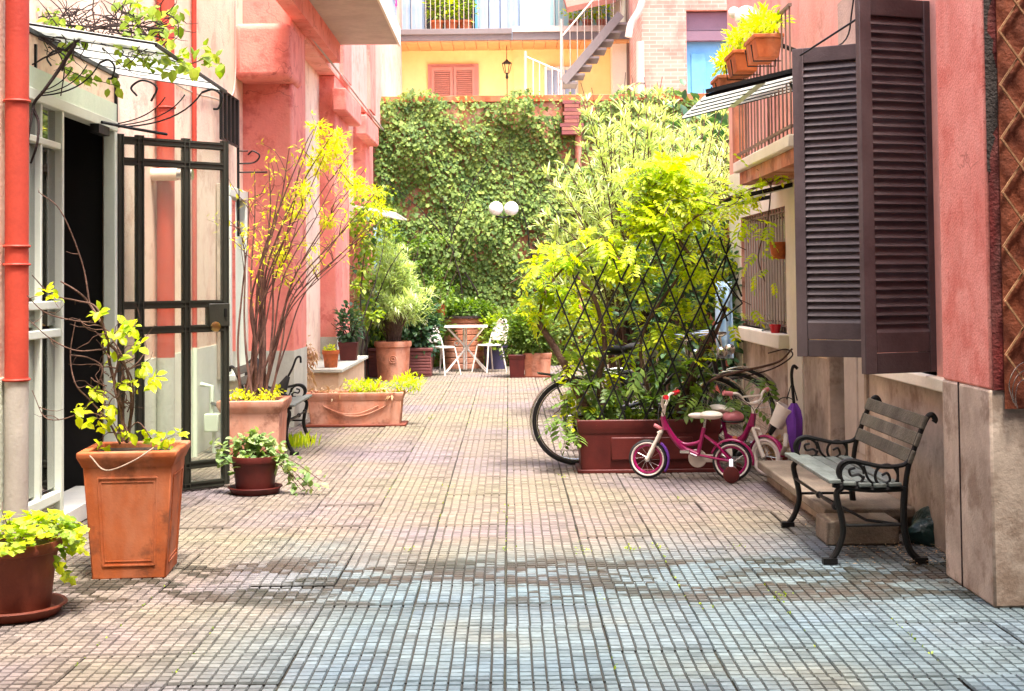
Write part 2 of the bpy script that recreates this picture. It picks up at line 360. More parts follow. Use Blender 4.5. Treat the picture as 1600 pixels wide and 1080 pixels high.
def pavemat():
    m, t, o = _new('paving_cement'); p = N(t, 'ShaderNodeBsdfPrincipled'); t.links.new(p.outputs[0], o.inputs[0])
    g = N(t, 'ShaderNodeNewGeometry'); pos = g.outputs['Position']; oi = N(t, 'ShaderNodeObjectInfo')
    sp = N(t, 'ShaderNodeSeparateXYZ'); t.links.new(pos, sp.inputs[0])
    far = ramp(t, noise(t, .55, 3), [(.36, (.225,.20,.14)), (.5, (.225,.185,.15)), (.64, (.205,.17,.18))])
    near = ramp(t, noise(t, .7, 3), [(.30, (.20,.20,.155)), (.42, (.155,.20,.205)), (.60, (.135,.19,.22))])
    # bluish sky tint painted into the tile colour nearest the passage, with a ragged edge
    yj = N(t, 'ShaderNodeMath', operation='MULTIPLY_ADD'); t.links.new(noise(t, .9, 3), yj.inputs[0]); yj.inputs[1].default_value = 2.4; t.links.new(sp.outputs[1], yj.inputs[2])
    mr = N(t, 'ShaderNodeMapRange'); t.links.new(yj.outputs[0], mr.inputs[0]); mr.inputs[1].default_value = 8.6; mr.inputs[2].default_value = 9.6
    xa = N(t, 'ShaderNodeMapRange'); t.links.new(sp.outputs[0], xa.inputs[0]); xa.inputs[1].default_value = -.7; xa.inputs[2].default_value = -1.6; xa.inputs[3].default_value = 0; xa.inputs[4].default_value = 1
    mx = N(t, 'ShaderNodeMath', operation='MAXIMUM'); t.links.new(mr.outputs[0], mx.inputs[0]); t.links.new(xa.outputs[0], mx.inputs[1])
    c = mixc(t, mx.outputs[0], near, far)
    isl = ramp(t, g.outputs['Random Per Island'], [(0, .66), (.15, .88), (.6, 1.0), (1, 1.2)])
    c = mixc(t, 1.0, c, isl, 'MULTIPLY')
    ov = ramp(t, oi.outputs['Random'], [(0, (.90,.88,.86)), (.35, (1,.98,.95)), (.7, (1.0,.95,.97)), (1, (1.07,1.06,1.02))]); c = mixc(t, .8, c, ov, 'MULTIPLY')
    c = mixc(t, .5, c, ramp(t, noise(t, 35, 4), [(.3, (.55,.52,.48)), (.7, (1,1,1))]), 'MULTIPLY')
    # brown-black water stains left in one band across the yard
    b1 = N(t, 'ShaderNodeMapRange'); t.links.new(sp.outputs[1], b1.inputs[0]); b1.inputs[1].default_value = 6.3; b1.inputs[2].default_value = 6.8; b1.interpolation_type = 'SMOOTHSTEP'
    b2 = N(t, 'ShaderNodeMapRange'); t.links.new(sp.outputs[1], b2.inputs[0]); b2.inputs[1].default_value = 7.95; b2.inputs[2].default_value = 7.55; b2.interpolation_type = 'SMOOTHSTEP'
    bb = N(t, 'ShaderNodeMath', operation='MULTIPLY'); t.links.new(b1.outputs[0], bb.inputs[0]); t.links.new(b2.outputs[0], bb.inputs[1])
    na = N(t, 'ShaderNodeMath', operation='MULTIPLY_ADD'); t.links.new(g.outputs['Random Per Island'], na.inputs[0]); na.inputs[1].default_value = .16; t.links.new(noise(t, 1.9, 5, stretch=(.8, 1.5, 1)), na.inputs[2])
    nn = ramp(t, na.outputs[0], [(.555, 0.0), (.60, 1.0)])
    nb = ramp(t, g.outputs['Random Per Island'], [(0, .60), (.4, .9), (1, 1.0)])
    st = N(t, 'ShaderNodeMath', operation='MULTIPLY'); t.links.new(bb.outputs[0], st.inputs[0]); t.links.new(nn, st.inputs[1])
    s2 = N(t, 'ShaderNodeMath', operation='MULTIPLY'); t.links.new(st.outputs[0], s2.inputs[0]); t.links.new(nb, s2.inputs[1])
    stc = ramp(t, noise(t, 1.3, 2), [(.4, (.022,.022,.012)), (.6, (.045,.030,.018))])
    s3 = N(t, 'ShaderNodeMath', operation='MULTIPLY'); t.links.new(s2.outputs[0], s3.inputs[0]); s3.inputs[1].default_value = .97
    c = mixc(t, s3.outputs[0], c, stc)
    s4 = ramp(t, noise(t, 3.1, 5), [(.62, 0.0), (.74, .45)]); c = mixc(t, s4, c, (.07,.06,.035))
    t.links.new(c, p.inputs['Base Color']); p.inputs['Roughness'].default_value = .62; p.inputs['Specular IOR Level'].default_value = .4
    bp = N(t, 'ShaderNodeBump'); bp.inputs['Strength'].default_value = .25; bp.inputs['Distance'].default_value = .01; t.links.new(noise(t, 120, 4), bp.inputs['Height']); t.links.new(bp.outputs[0], p.inputs['Normal'])
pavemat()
def groovemat():        # grooves open and dark near the passage, filled with pale sand farther in
    m, t, o = _new('groove'); p = N(t, 'ShaderNodeBsdfPrincipled'); p.inputs['Roughness'].default_value = .95; t.links.new(p.outputs[0], o.inputs[0])
    g = N(t, 'ShaderNodeNewGeometry'); sp = N(t, 'ShaderNodeSeparateXYZ'); t.links.new(g.outputs['Position'], sp.inputs[0])
    a = N(t, 'ShaderNodeMath', operation='MULTIPLY_ADD'); t.links.new(noise(t, 1.2, 3), a.inputs[0]); a.inputs[1].default_value = 3.0; t.links.new(sp.outputs[1], a.inputs[2])
    mr = N(t, 'ShaderNodeMapRange'); t.links.new(a.outputs[0], mr.inputs[0]); mr.inputs[1].default_value = 8.6; mr.inputs[2].default_value = 11.5
    t.links.new(mixc(t, mr.outputs[0], (.022,.020,.015), (.13,.102,.078)), p.inputs['Base Color'])
groovemat()

# ------------------------------------------------------------------ foliage helpers
def leaf_tpl(kind):
    if kind == 'oval':
        v = [(0,0,0),(-.30,.32,.07),(0,.34,0),(.30,.32,.07),(-.26,.70,.04),(0,.72,-.03),(.26,.70,.04),(0,1,-.12)]
        f = [(0,2,1),(0,3,2),(1,2,5,4),(2,3,6,5),(4,5,7),(5,6,7)]
    elif kind == 'lance':
        v = [(0,0,0),(-.055,.35,.02),(.055,.35,.02),(-.05,.7,.0),(.05,.7,.0),(0,1,-.09)]
        f = [(0,2,1),(1,2,4,3),(3,4,5)]
    elif kind == 'slim':
        v = [(0,0,0),(-.15,.4,.03),(.15,.4,.03),(0,1,-.1)]; f = [(0,2,1),(1,2,3)]
    elif kind == 'ivy':
        v = [(0,0,0),(-.5,.10,.03),(-.22,.42,.0),(-.38,.68,-.05),(0,1.0,-.12),(.38,.68,-.05),(.22,.42,.0),(.5,.10,.03),(0,.45,.05)]
        f = [(0,8,2,1),(2,8,4,3),(8,6,5,4),(0,7,6,8)]
    elif kind == 'pinnate':      # a whole compound leaf, leaflets in pairs along a drooping stalk
        v = []; f = []
        for i in range(5):
            y = .20+.18*i; z = -.10*(i/4)**1.5*1.6; L = .42*(1-.10*abs(i-1.8))
            for s in ((-1,), (1,)) if i < 4 else ((0,),):
                s = s[0]; an = rad(62)*s if s else 0; b = len(v)
                for (u, q, h) in [(0,0,0),(-.21,.40,.02),(.21,.40,.02),(-.16,.72,-.02),(.16,.72,-.02),(0,1,-.10)]:
                    uu, qq = u*L, q*L; x2 = uu*math.cos(an)+qq*math.sin(an); y2 = -uu*math.sin(an)+qq*math.cos(an)
                    v.append((x2, y+y2, z+h*L*1.5-abs(x2)*.18))
                f += [(b,b+2,b+1),(b+1,b+2,b+4,b+3),(b+3,b+4,b+5)]
        b = len(v); v += [(-.006,0,.0),(.006,0,.0),(.005,.9,-.15),(-.005,.9,-.15)]; f.append((b,b+1,b+2,b+3))
    return np.array(v, float), f
TPL = {k: leaf_tpl(k) for k in ('oval','lance','slim','ivy','pinnate')}
def frames(dirs, ups):
    d = dirs/np.linalg.norm(dirs, axis=1)[:, None]; x = np.cross(d, ups); n = np.linalg.norm(x, axis=1); bad = n < 1e-3
    x[bad] = np.cross(d[bad], np.array([1.0,.2,.1])); x /= np.linalg.norm(x, axis=1)[:, None]; z = np.cross(x, d); return np.stack([x, d, z], axis=2)
def leaves_mesh(name, kind, pos, dirs, ups, size, mat, parent=None, stuff=True, inv=None):
    tv, tf = TPL[kind]; n = len(pos); R = frames(np.asarray(dirs, float), np.asarray(ups, float))
    V = np.einsum('nij,vj->nvi', R, tv)*np.asarray(size)[:, None, None] + np.asarray(pos)[:, None, :]
    V = V.reshape(-1, 3)
    if parent is not None:
        Mi = np.array(wmat(parent).inverted()); V = V@Mi[:3,:3].T + Mi[:3,3]
    k = len(tv); lt = np.array([len(f) for f in tf]); flat = np.concatenate([np.array(f) for f in tf])
    loops = (flat[None, :] + (np.arange(n)*k)[:, None]).ravel(); tot = np.tile(lt, n); st = np.concatenate([[0], np.cumsum(tot)[:-1]])
    me = bpy.data.meshes.new(name); me.vertices.add(len(V)); me.vertices.foreach_set('co', V.ravel().astype(np.float32))
    me.loops.add(len(loops)); me.loops.foreach_set('vertex_index', loops.astype(np.int32))
    me.polygons.add(len(tot)); me.polygons.foreach_set('loop_start', st.astype(np.int32)); me.polygons.foreach_set('loop_total', tot.astype(np.int32))
    me.materials.append(MT[mat]); me.update(calc_edges=True); me.validate()
    o = link(name, me, parent)
    if stuff: o['kind'] = 'stuff'
    return o
LEAFME = {}
def leaf_objects(name, kind, pos, dirs, ups, size, mat, parent):
    """single leaves, each an object of its own that shares one mesh"""
    key = (kind, mat)
    if key not in LEAFME:
        me = bpy.data.meshes.new(name); me.from_pydata([tuple(v) for v in TPL[kind][0]], [], [tuple(f) for f in TPL[kind][1]]); me.materials.append(MT[mat]); LEAFME[key] = me
    me = LEAFME[key]; R = frames(np.asarray(dirs, float), np.asarray(ups, float)); inv = wmat(parent).inverted()
    for p, r, s in zip(pos, R, size):
        o = bpy.data.objects.new(name, me); o.parent = parent
        o.matrix_local = inv @ Matrix.Translation(Vector(p)) @ Matrix(r.tolist()).to_4x4() @ Matrix.Diagonal((s, s, s, 1)); COL.objects.link(o)
def rdir(n, base=(0,0,0), spread=1.0):
    d = rng.normal(size=(n, 3)); d /= np.linalg.norm(d, axis=1)[:, None]; d = d*spread + np.array(base); return d
def blob(n, c, r, shell=.5):
    d = rng.normal(size=(n, 3)); d /= np.linalg.norm(d, axis=1)[:, None]; q = (shell + (1-shell)*rng.random(n))[:, None]
    return np.array(c) + d*q*np.array(r), d
def clumps(centres, per, r, kind, size, mat, parent, name='foliage', droop=-.2, flat=.6, outw=.8, stuff=True, objs=0):
    """leaves gathered in small clumps round given centres"""
    P = []; D = []
    for c in centres:
        k = max(1, int(rng.normal(per, per*.3))); p, d = blob(k, c, (r, r, r*flat), .1); P.append(p); D.append(d*outw + rdir(k, (0,0,droop), .5))
    P = np.concatenate(P); D = np.concatenate(D); U = rdir(len(P), (0,0,1.2), .6); Z = size*rng.uniform(.6, 1.25, len(P))
    if objs and len(P) > objs:
        order = np.argsort(P[:, 1] - .3*Z); a = order[:objs]; b = order[objs:]
        leaf_objects('leaf', kind, P[a], D[a], U[a], Z[a], mat, parent); leaves_mesh(name, kind, P[b], D[b], U[b], Z[b], mat, parent)
    elif objs: leaf_objects('leaf', kind, P, D, U, Z, mat, parent)
    else: leaves_mesh(name, kind, P, D, U, Z, mat, parent, stuff)
def wander(p, d, L, n, jit=.25, grav=0.0):
    p = Vector(p); d = Vector(d).normalized(); pts = [p.copy()]
    for i in range(n):
        d = (d + Vector(rng.normal(size=3))*jit + Vector((0,0,grav))).normalized(); p = p + d*(L/n); pts.append(p.copy())
    return pts
# ================================================================== THE SETTING
XL, XM, XR = -2.78, -2.26, 2.36           # left wall, its inner pilaster line, right wall
YB = 25.2                                 # ivy wall
g = MB(); g.box(-90, 90, -60, 200, -.4, -.05); o = g.build('ground', 'ground_dark'); o['kind'] = 'structure'
pv = MB(); pv.box(-3.3, 2.75, -6, YB+.1, -.05, -.016); pav = pv.build('courtyard_pavement', 'grout'); pav['kind'] = 'structure'
# ---- paving tiles: 8 x 8 raised blocks each
TS, TX0, TY0 = .425, -.03, 6.205
def tile_verts(seed):
    r = random.Random(seed); vs = []; fs = []; a = TS/8; h = .010
    e = TS/2-.0050; b = MB(); b.box(-e, e, -e, e, -.014, -.010); vs += b.v; fs += b.f
    for i in range(8):
        for j in range(8):
            cx = -TS/2+(i+.5)*a+r.uniform(-.0006,.0006); cy = -TS/2+(j+.5)*a+r.uniform(-.0006,.0006); u = a/2-.0026-(.0012 if i in (0, 7) else 0); v = a/2-.0030-(.0035 if j in (0, 7) else 0); z = r.uniform(-.0016, .0006)
            q = .0030; n = len(vs); s1 = r.uniform(-.0007,.0007); s2 = r.uniform(-.0007,.0007)
            for (x, y) in ((-u,-v),(u,-v),(u,v),(-u,v)): vs.append((cx+x, cy+y, -h-.001))
            for (x, y, dz) in ((-u+q,-v+q,s1),(u-q,-v+q,-s1),(u-q,v-q,s2),(-u+q,v-q,-s2)): vs.append((cx+x, cy+y, z+dz))
            fs += [(n+4,n+5,n+6,n+7),(n,n+1,n+5,n+4),(n+1,n+2,n+6,n+5),(n+2,n+3,n+7,n+6),(n+3,n,n+4,n+7)]
    return vs, fs
TV = [tile_verts(k) for k in range(6)]; TM = []
for vs, fs in TV:
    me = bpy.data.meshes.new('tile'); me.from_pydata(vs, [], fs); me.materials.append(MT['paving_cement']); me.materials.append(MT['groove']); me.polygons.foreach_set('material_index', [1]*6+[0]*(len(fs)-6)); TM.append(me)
cells = []
for k in range(-7, 6):
    for m in range(-12, 45):
        x, y = TX0+(k+.5)*TS, TY0+(m+.5)*TS
        if x > 2.36+.1 or x < -2.95: continue
        inside = y > 4.85 and abs(x) < .372*y+.25
        cells.append((0 if inside else 1, y, x))
cells.sort(); fv = []; ff = []
for idx, (out, y, x) in enumerate(cells):
    k = random.randrange(6); dz = random.gauss(0, .0028); rz = random.gauss(0, .0035); rx = random.gauss(0, .002); ry = random.gauss(0, .002); jx = random.gauss(0, .0012)
    M = Matrix.Translation((x+jx, y, dz)) @ Euler((rx, ry, rz)).to_matrix().to_4x4()
    if idx < 300:
        o = bpy.data.objects.new('tile', TM[k]); o.parent = pav; o.matrix_local = M; COL.objects.link(o)
    else:
        vs, fs = TV[k]; A = np.array(M); V = np.array(vs)@A[:3,:3].T+A[:3,3]; b = sum(len(q) for q in fv); fv.append(V); ff += [tuple(i+b for i in f) for f in fs]
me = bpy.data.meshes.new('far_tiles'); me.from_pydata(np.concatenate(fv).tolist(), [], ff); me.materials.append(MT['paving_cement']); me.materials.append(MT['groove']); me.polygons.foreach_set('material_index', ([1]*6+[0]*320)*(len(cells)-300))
o = link('far_tiles', me, pav); o['kind'] = 'stuff'

# ================================================================== LEFT BUILDING
LB = thing('pink_building', 'tall pink and peach plastered house along the left side of the courtyard', 'building', (XL, 12, 0))
ydo0, ydn, ydf = 7.98, 8.70, 9.83        # sidelight start, door near jamb, door far jamb
ZD = 2.58
b = MB(); b.box(XL-.07, XL, 4.2, ydo0, 0, 8.6); b.box(XL-.07, XL, ydo0, ydf+.06, ZD+.13, 8.6); b.box(XL-.07, XL, ydf+.06, 14.78, 0, 8.6); b.build('wall', 'peach', LB)
b = MB(); b.box(XL-.06, XL+.008, ydf+.10, 14.77, 0, .93); b.build('dado', 'dado_pale', LB)
b = MB(); b.box(XL-.06, XL+.008, 4.2, ydo0-.03, 0, 1.0); b.build('dado', 'dado_pale', LB)
b = MB(); b.box(-3.24, XM, 14.76, 15.7, 0, 4.9); b.build('pilaster', 'salmon', LB, bevel=.03)
b = MB(); b.box(XL+.02, XM+.006, 14.75, 15.705, 0, .80); b.build('dado', 'dado_grey', LB)
b = MB(); b.box(XL-.02, XM+.05, 14.35, 15.2, 3.60, 4.18); b.build('capital', 'salmon', LB, bevel=.07, seg=4)
b = MB(); b.box(-3.2, -2.47, 15.7, YB, 0, 4.3); b.build('wall', 'peach', LB)
for y0, y1 in ((18.45, 20.0), (22.5, 23.6)):
    b = MB(); b.box(-2.9, XM, y0, y1, 0, 4.24); b.build('pilaster', 'salmon', LB, bevel=.02)
    b = MB(); b.box(-2.9, XM+.007, y0-.008, y1+.008, 0, .80); b.build('dado', 'dado_grey', LB)
b = MB(); b.box(-3.2, XM+.004, 15.7, YB+5, 4.24, 9.0); b.build('upper_wall', 'salmon_light', LB)
b = MB(); b.box(-3.2, XM+.012, 15.5, 18.2, 4.40, 4.95); b.build('upper_wall_band', 'peach', LB)
for y0, y1 in ((18.9, 19.9), (22.6, 23.5)):
    b = MB(); b.box(-2.5, XM+.06, y0, y1, 4.30, 9.0); b.build('pilaster', 'red_plaster' if False else 'salmon', LB)
# boxes of the roller blinds below the beam
for y0, y1, z in ((18.3, 20.2, 3.75), (21.0, 22.9, 3.72)):
    b = MB(); b.box(XM-.02, XM+.16, y0, y1, z, z+.30); b.build('blind_box', 'salmon', LB, bevel=.02)
b = MB(); b.tube([(XM+.05, 15.3, 4.30), (XM+.05, YB, 4.22)], .016, 8); b.build('conduit', 'pipe_grey', LB, True)
b = MB(); b.tube([(-2.36, 16.0, 0.5), (-2.36, 16.0, 4.24)], .06, 10); b.build('downpipe', 'salmon', LB, True)
# dark window recess and a pale blue panel coloured as a window's reflection
b = MB(); b.box(-2.46, -2.44, 20.5, 22.2, .4, 2.5); b.build('window_pane', 'glass_dark', LB)
b = MB(); b.box(-2.9, -2.55, 20.5, 22.2, .4, 2.5); b.build('window_backing', 'dark_room', LB)
b = MB(); b.box(XM-.2, XM+.03, 23.7, 24.9, .75, 2.45); b.build('door', 'pale_blue', LB, bevel=.01, label='pale blue panel standing for a window reflection on the far pink wall')
# entrance: white frame, sidelight, dark hall
fr = MB(); xw0, xw1 = XL-.05, XL+.035
fr.box(xw0, xw1, ydo0, ydo0+.07, .02, ZD); fr.box(xw0, xw1, ydn-.035, ydn, .02, ZD); fr.box(xw0, xw1-.01, 8.295, 8.325, .02, ZD); fr.box(xw0, xw1, ydf, ydf+.055, .02, ZD)
fr.box(xw0, xw1+.004, ydo0, ydf+.055, ZD, ZD+.07)
for z0, z1 in ((2.34, 2.38), (1.36, 1.41), (1.19, 1.24), (.19, .25), (.02, .08)): fr.box(xw0, xw1-.006, ydo0+.1, ydn-.045, z0, z1)
DF = fr.build('door_frame', 'white_paint', LB, bevel=.006)
b = MB(); b.box(xw0, XL+.02, ydo0-.02, ydf+.10, ZD+.07, ZD+.20); b.build('lintel', 'green_white', LB)
for y0, y1 in ((ydo0+.07, 8.295), (8.325, ydn-.035)):
    for z0, z1 in ((.27, 1.19), (1.26, 1.36), (1.43, 2.33), (2.39, ZD)):
        b = MB(); b.box(XL-.02, XL-.012, y0, y1, z0, z1); b.build('pane', 'glass_dark', DF)
for k in range(6):
    b = MB(); b.bar((XL-.02, 8.33, .10+k*.016), (XL-.02, ydn-.045, .10+k*.016), .03, .005, (.5, 0, .8)); b.build('vent_slat', 'white_paint', DF)
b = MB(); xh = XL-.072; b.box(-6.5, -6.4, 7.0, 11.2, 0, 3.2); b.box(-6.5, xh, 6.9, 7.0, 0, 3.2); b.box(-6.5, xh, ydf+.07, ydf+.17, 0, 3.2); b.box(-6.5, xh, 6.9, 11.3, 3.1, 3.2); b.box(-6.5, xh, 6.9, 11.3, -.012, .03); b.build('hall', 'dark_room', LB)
b = MB(); b.box(XL-.25, XL+.05, ydn-.02, ydf+.02, 0, .11); b.build('threshold', 'marble', LB, bevel=.008)
# door closer above the gate
b = MB(); b.box(XL+.0, XL+.06, 9.35, 9.60, ZD-.06, ZD+.0); b.tube([(XL+.05, 9.45, ZD+.02), (XL+.16, 9.8, ZD+.015), (XL+.36, 9.98, ZD-.01)], .011, 6); b.build('door_closer', 'iron_black', LB)
# window with a white surround further along, its open shutter leaf, high grille
p0 = ax_(349, 440, XL).y; p1 = 14.66
b = MB(); z0, z1 = .62, 2.36
b.box(XL-.02, XL+.07, p0, p0+.09, z0, z1); b.box(XL-.02, XL+.07, p1-.10, p1, z0, z1); b.box(XL-.02, XL+.074, p0, p1, z1, z1+.10); b.box(XL-.02, XL+.12, p0-.04, p1+.03, z0-.06, z0)
WN = b.build('window', 'white_paint', LB, bevel=.008)
b = MB(); b.box(XL+.004, XL+.012, p0+.09, p1-.10, z0, z1); b.build('pane', 'glass_dark', WN)
b = MB(); b.box(XL-.03, XL+.002, p0+.09, p1-.10, z0, z1); b.build('curtain', 'room_wall', WN)
b = MB(); b.box(XL+.01, XL+.06, p0-.36, p0-.05, z0-.02, z1+.1); b.build('shutter_leaf', 'concrete_tan', LB, bevel=.005)
ga, gb = ax_(333, 180, XL).y, ax_(361, 180, XL).y; zt, zb = ax_(345, 147, XL).z, ax_(345, 222, XL).z
GR = MB(); GR.tube([(XL+.07, ga, zt), (XL+.07, gb, zt), (XL+.07, gb, zb-.9)], .014, 6); GR.bar((XL+.07, ga, zb), (XL+.07, gb, zb), .02, .02); GR = GR.build('window_grille', 'iron_black', LB)
for k in range(5):
    y = ga+.04+(gb-ga-.08)*k/4; b = MB(); b.box(XL+.055, XL+.085, y-.022, y+.022, zb, zt); b.build('bar', 'iron_black', GR)
# scrolled bracket sticking out by the pilaster
b = MB(); q = ay(360, 256, 14.5); 
b.tube(spline([(XL, 14.5, q.z), (XL+.16, 14.5, q.z+.01), (XL+.22, 14.5, q.z+.08), (XL+.15, 14.5, q.z+.13), (XL+.1, 14.5, q.z+.09)]), .009, 6); b.tube([(XL, 14.5, q.z-.09), (XL+.3, 14.5, q.z-.09)], .009, 6); b.tube([(XL, 14.5, q.z+.13), (XL+.1, 14.5, q.z+.13)], .008, 6)
b.build('scroll_bracket', 'iron_black', LB)

# ---- drainpipes
def pipe(name, x, y, r, z0, z1, m1, label, zs=None, m2=None, collars=(), cat='drainpipe', group=None):
    t = thing(name, label, cat, (x, y, 0), 0, group)
    if zs:
        b = MB(); b.tube([(x, y, z0), (x, y, zs)], r*1.004, 20); b.build('lower_pipe', m2, t, True); z0 = zs
    b = MB(); b.tube([(x, y, z0), (x, y, z1)], r, 20); b.build('pipe', m1, t, True)
    for z in collars:
        b = MB(); b.ring((x, y, z), r+.004, .008, 24, 6, 'z'); b.tube([(x, y, z), (XL-.02, y+.02, z)], .007, 6); b.build('clip', 'pipe_red', t, True)
    return t
pc = ax_(26, 500, XL+.08)
pipe('drainpipe', XL+.08, pc.y, .063, 0, 4.4, 'pipe_red', 'thick red drainpipe nearest the camera, grey below, by the entrance', .98, 'pipe_grey', (2.52, 1.72, 1.62, .99))
pc = ax_(259, 400, XL+.08)
pipe('drainpipe', XL+.08, pc.y, .070, 0, 5.5, 'pipe_red', 'red drainpipe seen through the open gate', .93, 'dado_grey', (2.9,))
pc = ax_(304, 400, XL+.03)
pipe('thin_pipe', XL+.03, pc.y, .022, 0, 5.5, 'pipe_red', 'thin red pipe running up between drainpipe and wall grille', .95, 'green_white', ())
# gas valve with box
vb = ax_(331, 625, XL+.12); t = thing('gas_meter', 'pale green gas valve box low on the wall behind the gate', 'gas meter', (vb.x, vb.y, 0))
b = MB(); b.box(vb.x-.06, vb.x+.07, vb.y-.06, vb.y+.06, vb.z-.28, vb.z-.12); b.build('box', 'green_white', t, bevel=.01)
b = MB(); b.tube([(vb.x, vb.y, vb.z-.12), (vb.x, vb.y, vb.z+.12), (vb.x-.10, vb.y, vb.z+.14)], .022, 10); b.tube([(vb.x+.02, vb.y, vb.z-.28), (vb.x+.02, vb.y, 0)], .018, 8); b.build('pipe', 'green_white', t, True)
b = MB(); b.tube([(vb.x+.0, vb.y-.03, vb.z-.02), (vb.x+.10, vb.y-.04, vb.z-.07)], .012, 6); b.build('lever', 'iron_black', t)
# spot lamp on the wall
q = ax_(262, 273, XL+.12); t = thing('wall_spotlight', 'small cylindrical spotlight on the wall behind the gate', 'lamp', (XL, q.y, q.z))
b = MB(); b.tube([(XL, q.y-.02, q.z), (XL+.20, q.y-.02, q.z)], .05, 14); b.build('arm', 'peach', t, True)
b = MB(); b.tube([(XL+.20, q.y-.02, q.z), (XL+.32, q.y-.02, q.z)], .047, 14); b.build('head', 'chrome', t, True)

# ---- glass canopy over the left entrance
CY0, CY1, CXO = 8.0, 9.98, -2.00
t = thing('glass_canopy', 'glass strip canopy on iron brackets over the left entrance', 'canopy', (XL, 9, 2.98))
nst = 5
for k in range(nst):
    y0 = CY0+(CY1-CY0)*k/nst+.006; y1 = CY0+(CY1-CY0)*(k+1)/nst-.006; b = MB(); 
    b.hexa([(XL,y0,3.005),(CXO,y0,2.875),(CXO,y1,2.875),(XL,y1,3.005)], [(XL,y0,3.017),(CXO,y0,2.887),(CXO,y1,2.887),(XL,y1,3.017)]); b.build('glass_strip', 'glass_canopy', t)
for k in range(nst+1):
    y = CY0+(CY1-CY0)*k/nst; b = MB(); b.bar((XL, y, 3.006), (CXO, y, 2.876), .008, .012); b.build('rib', 'iron_black', t)
b = MB(); b.bar((XL+.01, CY0, 2.99), (XL+.01, CY1, 2.99), .02, .03); b.bar((CXO, CY0-.01, 2.870), (CXO, CY1+.01, 2.870), .015, .02); b.build('edge_bar', 'iron_black', t)
for y in (8.25, 9.93):
    b = MB(); b.M = Matrix.Translation((XL, 0, 2.62)) @ Matrix.Diagonal(((.62, 1, .8, 1) if y < 9 else (1, 1, 1, 1))) @ Matrix.Translation((-XL, 0, -2.62))
    for (zo, xo, r) in ((0, .62, .006), (.05, .50, .0045), (.10, .36, .0045)):
        b.tube(bez((XL, y, 2.62+zo*.2), (XL+xo*.75, y, 2.62+zo*.6), (XL+xo, y, 2.86-zo*.3), 10), r, 6)
    b.tube(spline([(XL+.62, y, 2.86), (XL+.70, y, 2.88), (XL+.76, y, 2.83), (XL+.74, y, 2.75), (XL+.70, y, 2.74)]), .009, 6)
    b.tube(spline([(XL+.26, y, 2.80), (XL+.30, y, 2.90), (XL+.20, y, 2.95), (XL+.12, y, 2.90), (XL+.16, y, 2.84)]), .008, 6)
    b.bar((XL+.012, y, 2.60), (XL+.012, y, 3.0), .02, .02); b.build('bracket', 'iron_black', t)

# ---- gate, standing open
hb = ax_(181, 210, XL+.02); hinge = Vector((XL+.02, 9.90, 0)); free = gz(357, 760); free.z = 0
gd = (free-hinge); GW = gd.length; t = local('glazed_gate', 'dark green metal gate with glass panes standing open at the left entrance', 'gate')
GH = 2.57
def gbar(x0, x1, z0, z1, horizontal):
    b = MB(); b.box(x0, x1, -.018, .018, z0, z1)
    if horizontal: b.box(x0+.001, x1-.001, -.025, .025, z0+.006, z0+.016); b.box(x0+.001, x1-.001, -.025, .025, z1-.016, z1-.006)
    else: b.box(x0+.006, x0+.016, -.0255, .0255, z0+.001, z1-.001); b.box(x1-.016, x1-.006, -.0255, .0255, z0+.001, z1-.001)
    return b
vx = [0, .20*GW, .61*GW, GW]; zr = [.03, .18, 1.17, 1.35, 2.37, 2.52]
for i, x in enumerate(vx):
    x0 = x if i == 0 else x-.055 if i == 3 else x-.03; gbar(x0, x0+(.055 if i in (0, 3) else .06), .02, GH, False).build('upright', 'gate_metal', t)
for z in zr: gbar(.05, GW-.05, z-.02, z+.035, True).build('rail', 'gate_metal', t)
for i in range(3):
    for j in range(5):
        x0 = vx[i]+.04; x1 = vx[i+1]-.03
        if i == 2 and j == 2: x1 -= .13
        b = MB(); b.box(x0, x1, .001, .005, zr[j]+.035, zr[j+1]-.02); b.build('pane', 'glass_clear', t)
b = MB(); b.box(GW-.18, GW-.004, -.035, .03, 1.19, 1.36); lk = b.build('lock_box', 'gate_metal', t, bevel=.006)
b = MB(); b.lathe([(.005,0),(.012,0),(.012,.03),(.03,.035),(.038,.05),(.036,.065),(.02,.07),(.001,.07)], (GW-.16, -.034, 1.19), 18, 'y'); b.build('knob', 'brass', lk, True)
b = MB(); b.box(GW-.055, GW-.035, -.045, -.034, 1.26, 1.32); b.build('keyhole', 'iron_black', lk)
for z in (.4, 1.4, 2.35):
    b = MB(); b.tube([(-.012, 0, z-.05), (-.012, 0, z+.05)], .014, 8); b.build('hinge', 'iron_black', t)
place(t, hinge, math.atan2(gd.y, gd.x))

# ---- balcony high on the left
t = thing('concrete_balcony', 'concrete balcony slab with blue railing high on the left wall', 'balcony', (XM, 15, 4.5))
b = MB(); b.box(XM-.02, -1.37, 11.5, 17.78, 4.52, 4.70); b.build('slab', 'balcony_concrete', t, bevel=.012)
b = MB(); b.box(-1.372, -1.345, 11.5, 17.80, 4.50, 4.73); b.build('slab_edge', 'cream', t)
b = MB(); b.box(XM-.0, XM+.16, 11.6, 17.7, 4.28, 4.52); b.build('beam', 'salmon', t)
for z in (4.78, 5.0, 5.25, 5.6):
    b = MB(); b.bar((-1.39, 11.5, z), (-1.39, 17.76, z), .02, .025); b.bar((XM, 17.75, z), (-1.39, 17.75, z), .02, .025); b.build('rail', 'blue_grey' if z > 4.8 else 'iron_black', t)
for k in range(42):
    y = 13.3+k*.106; b = MB(); b.box(-1.398, -1.382, y-.007, y+.007, 4.70, 5.6); b.build('bar', 'blue_grey', t)
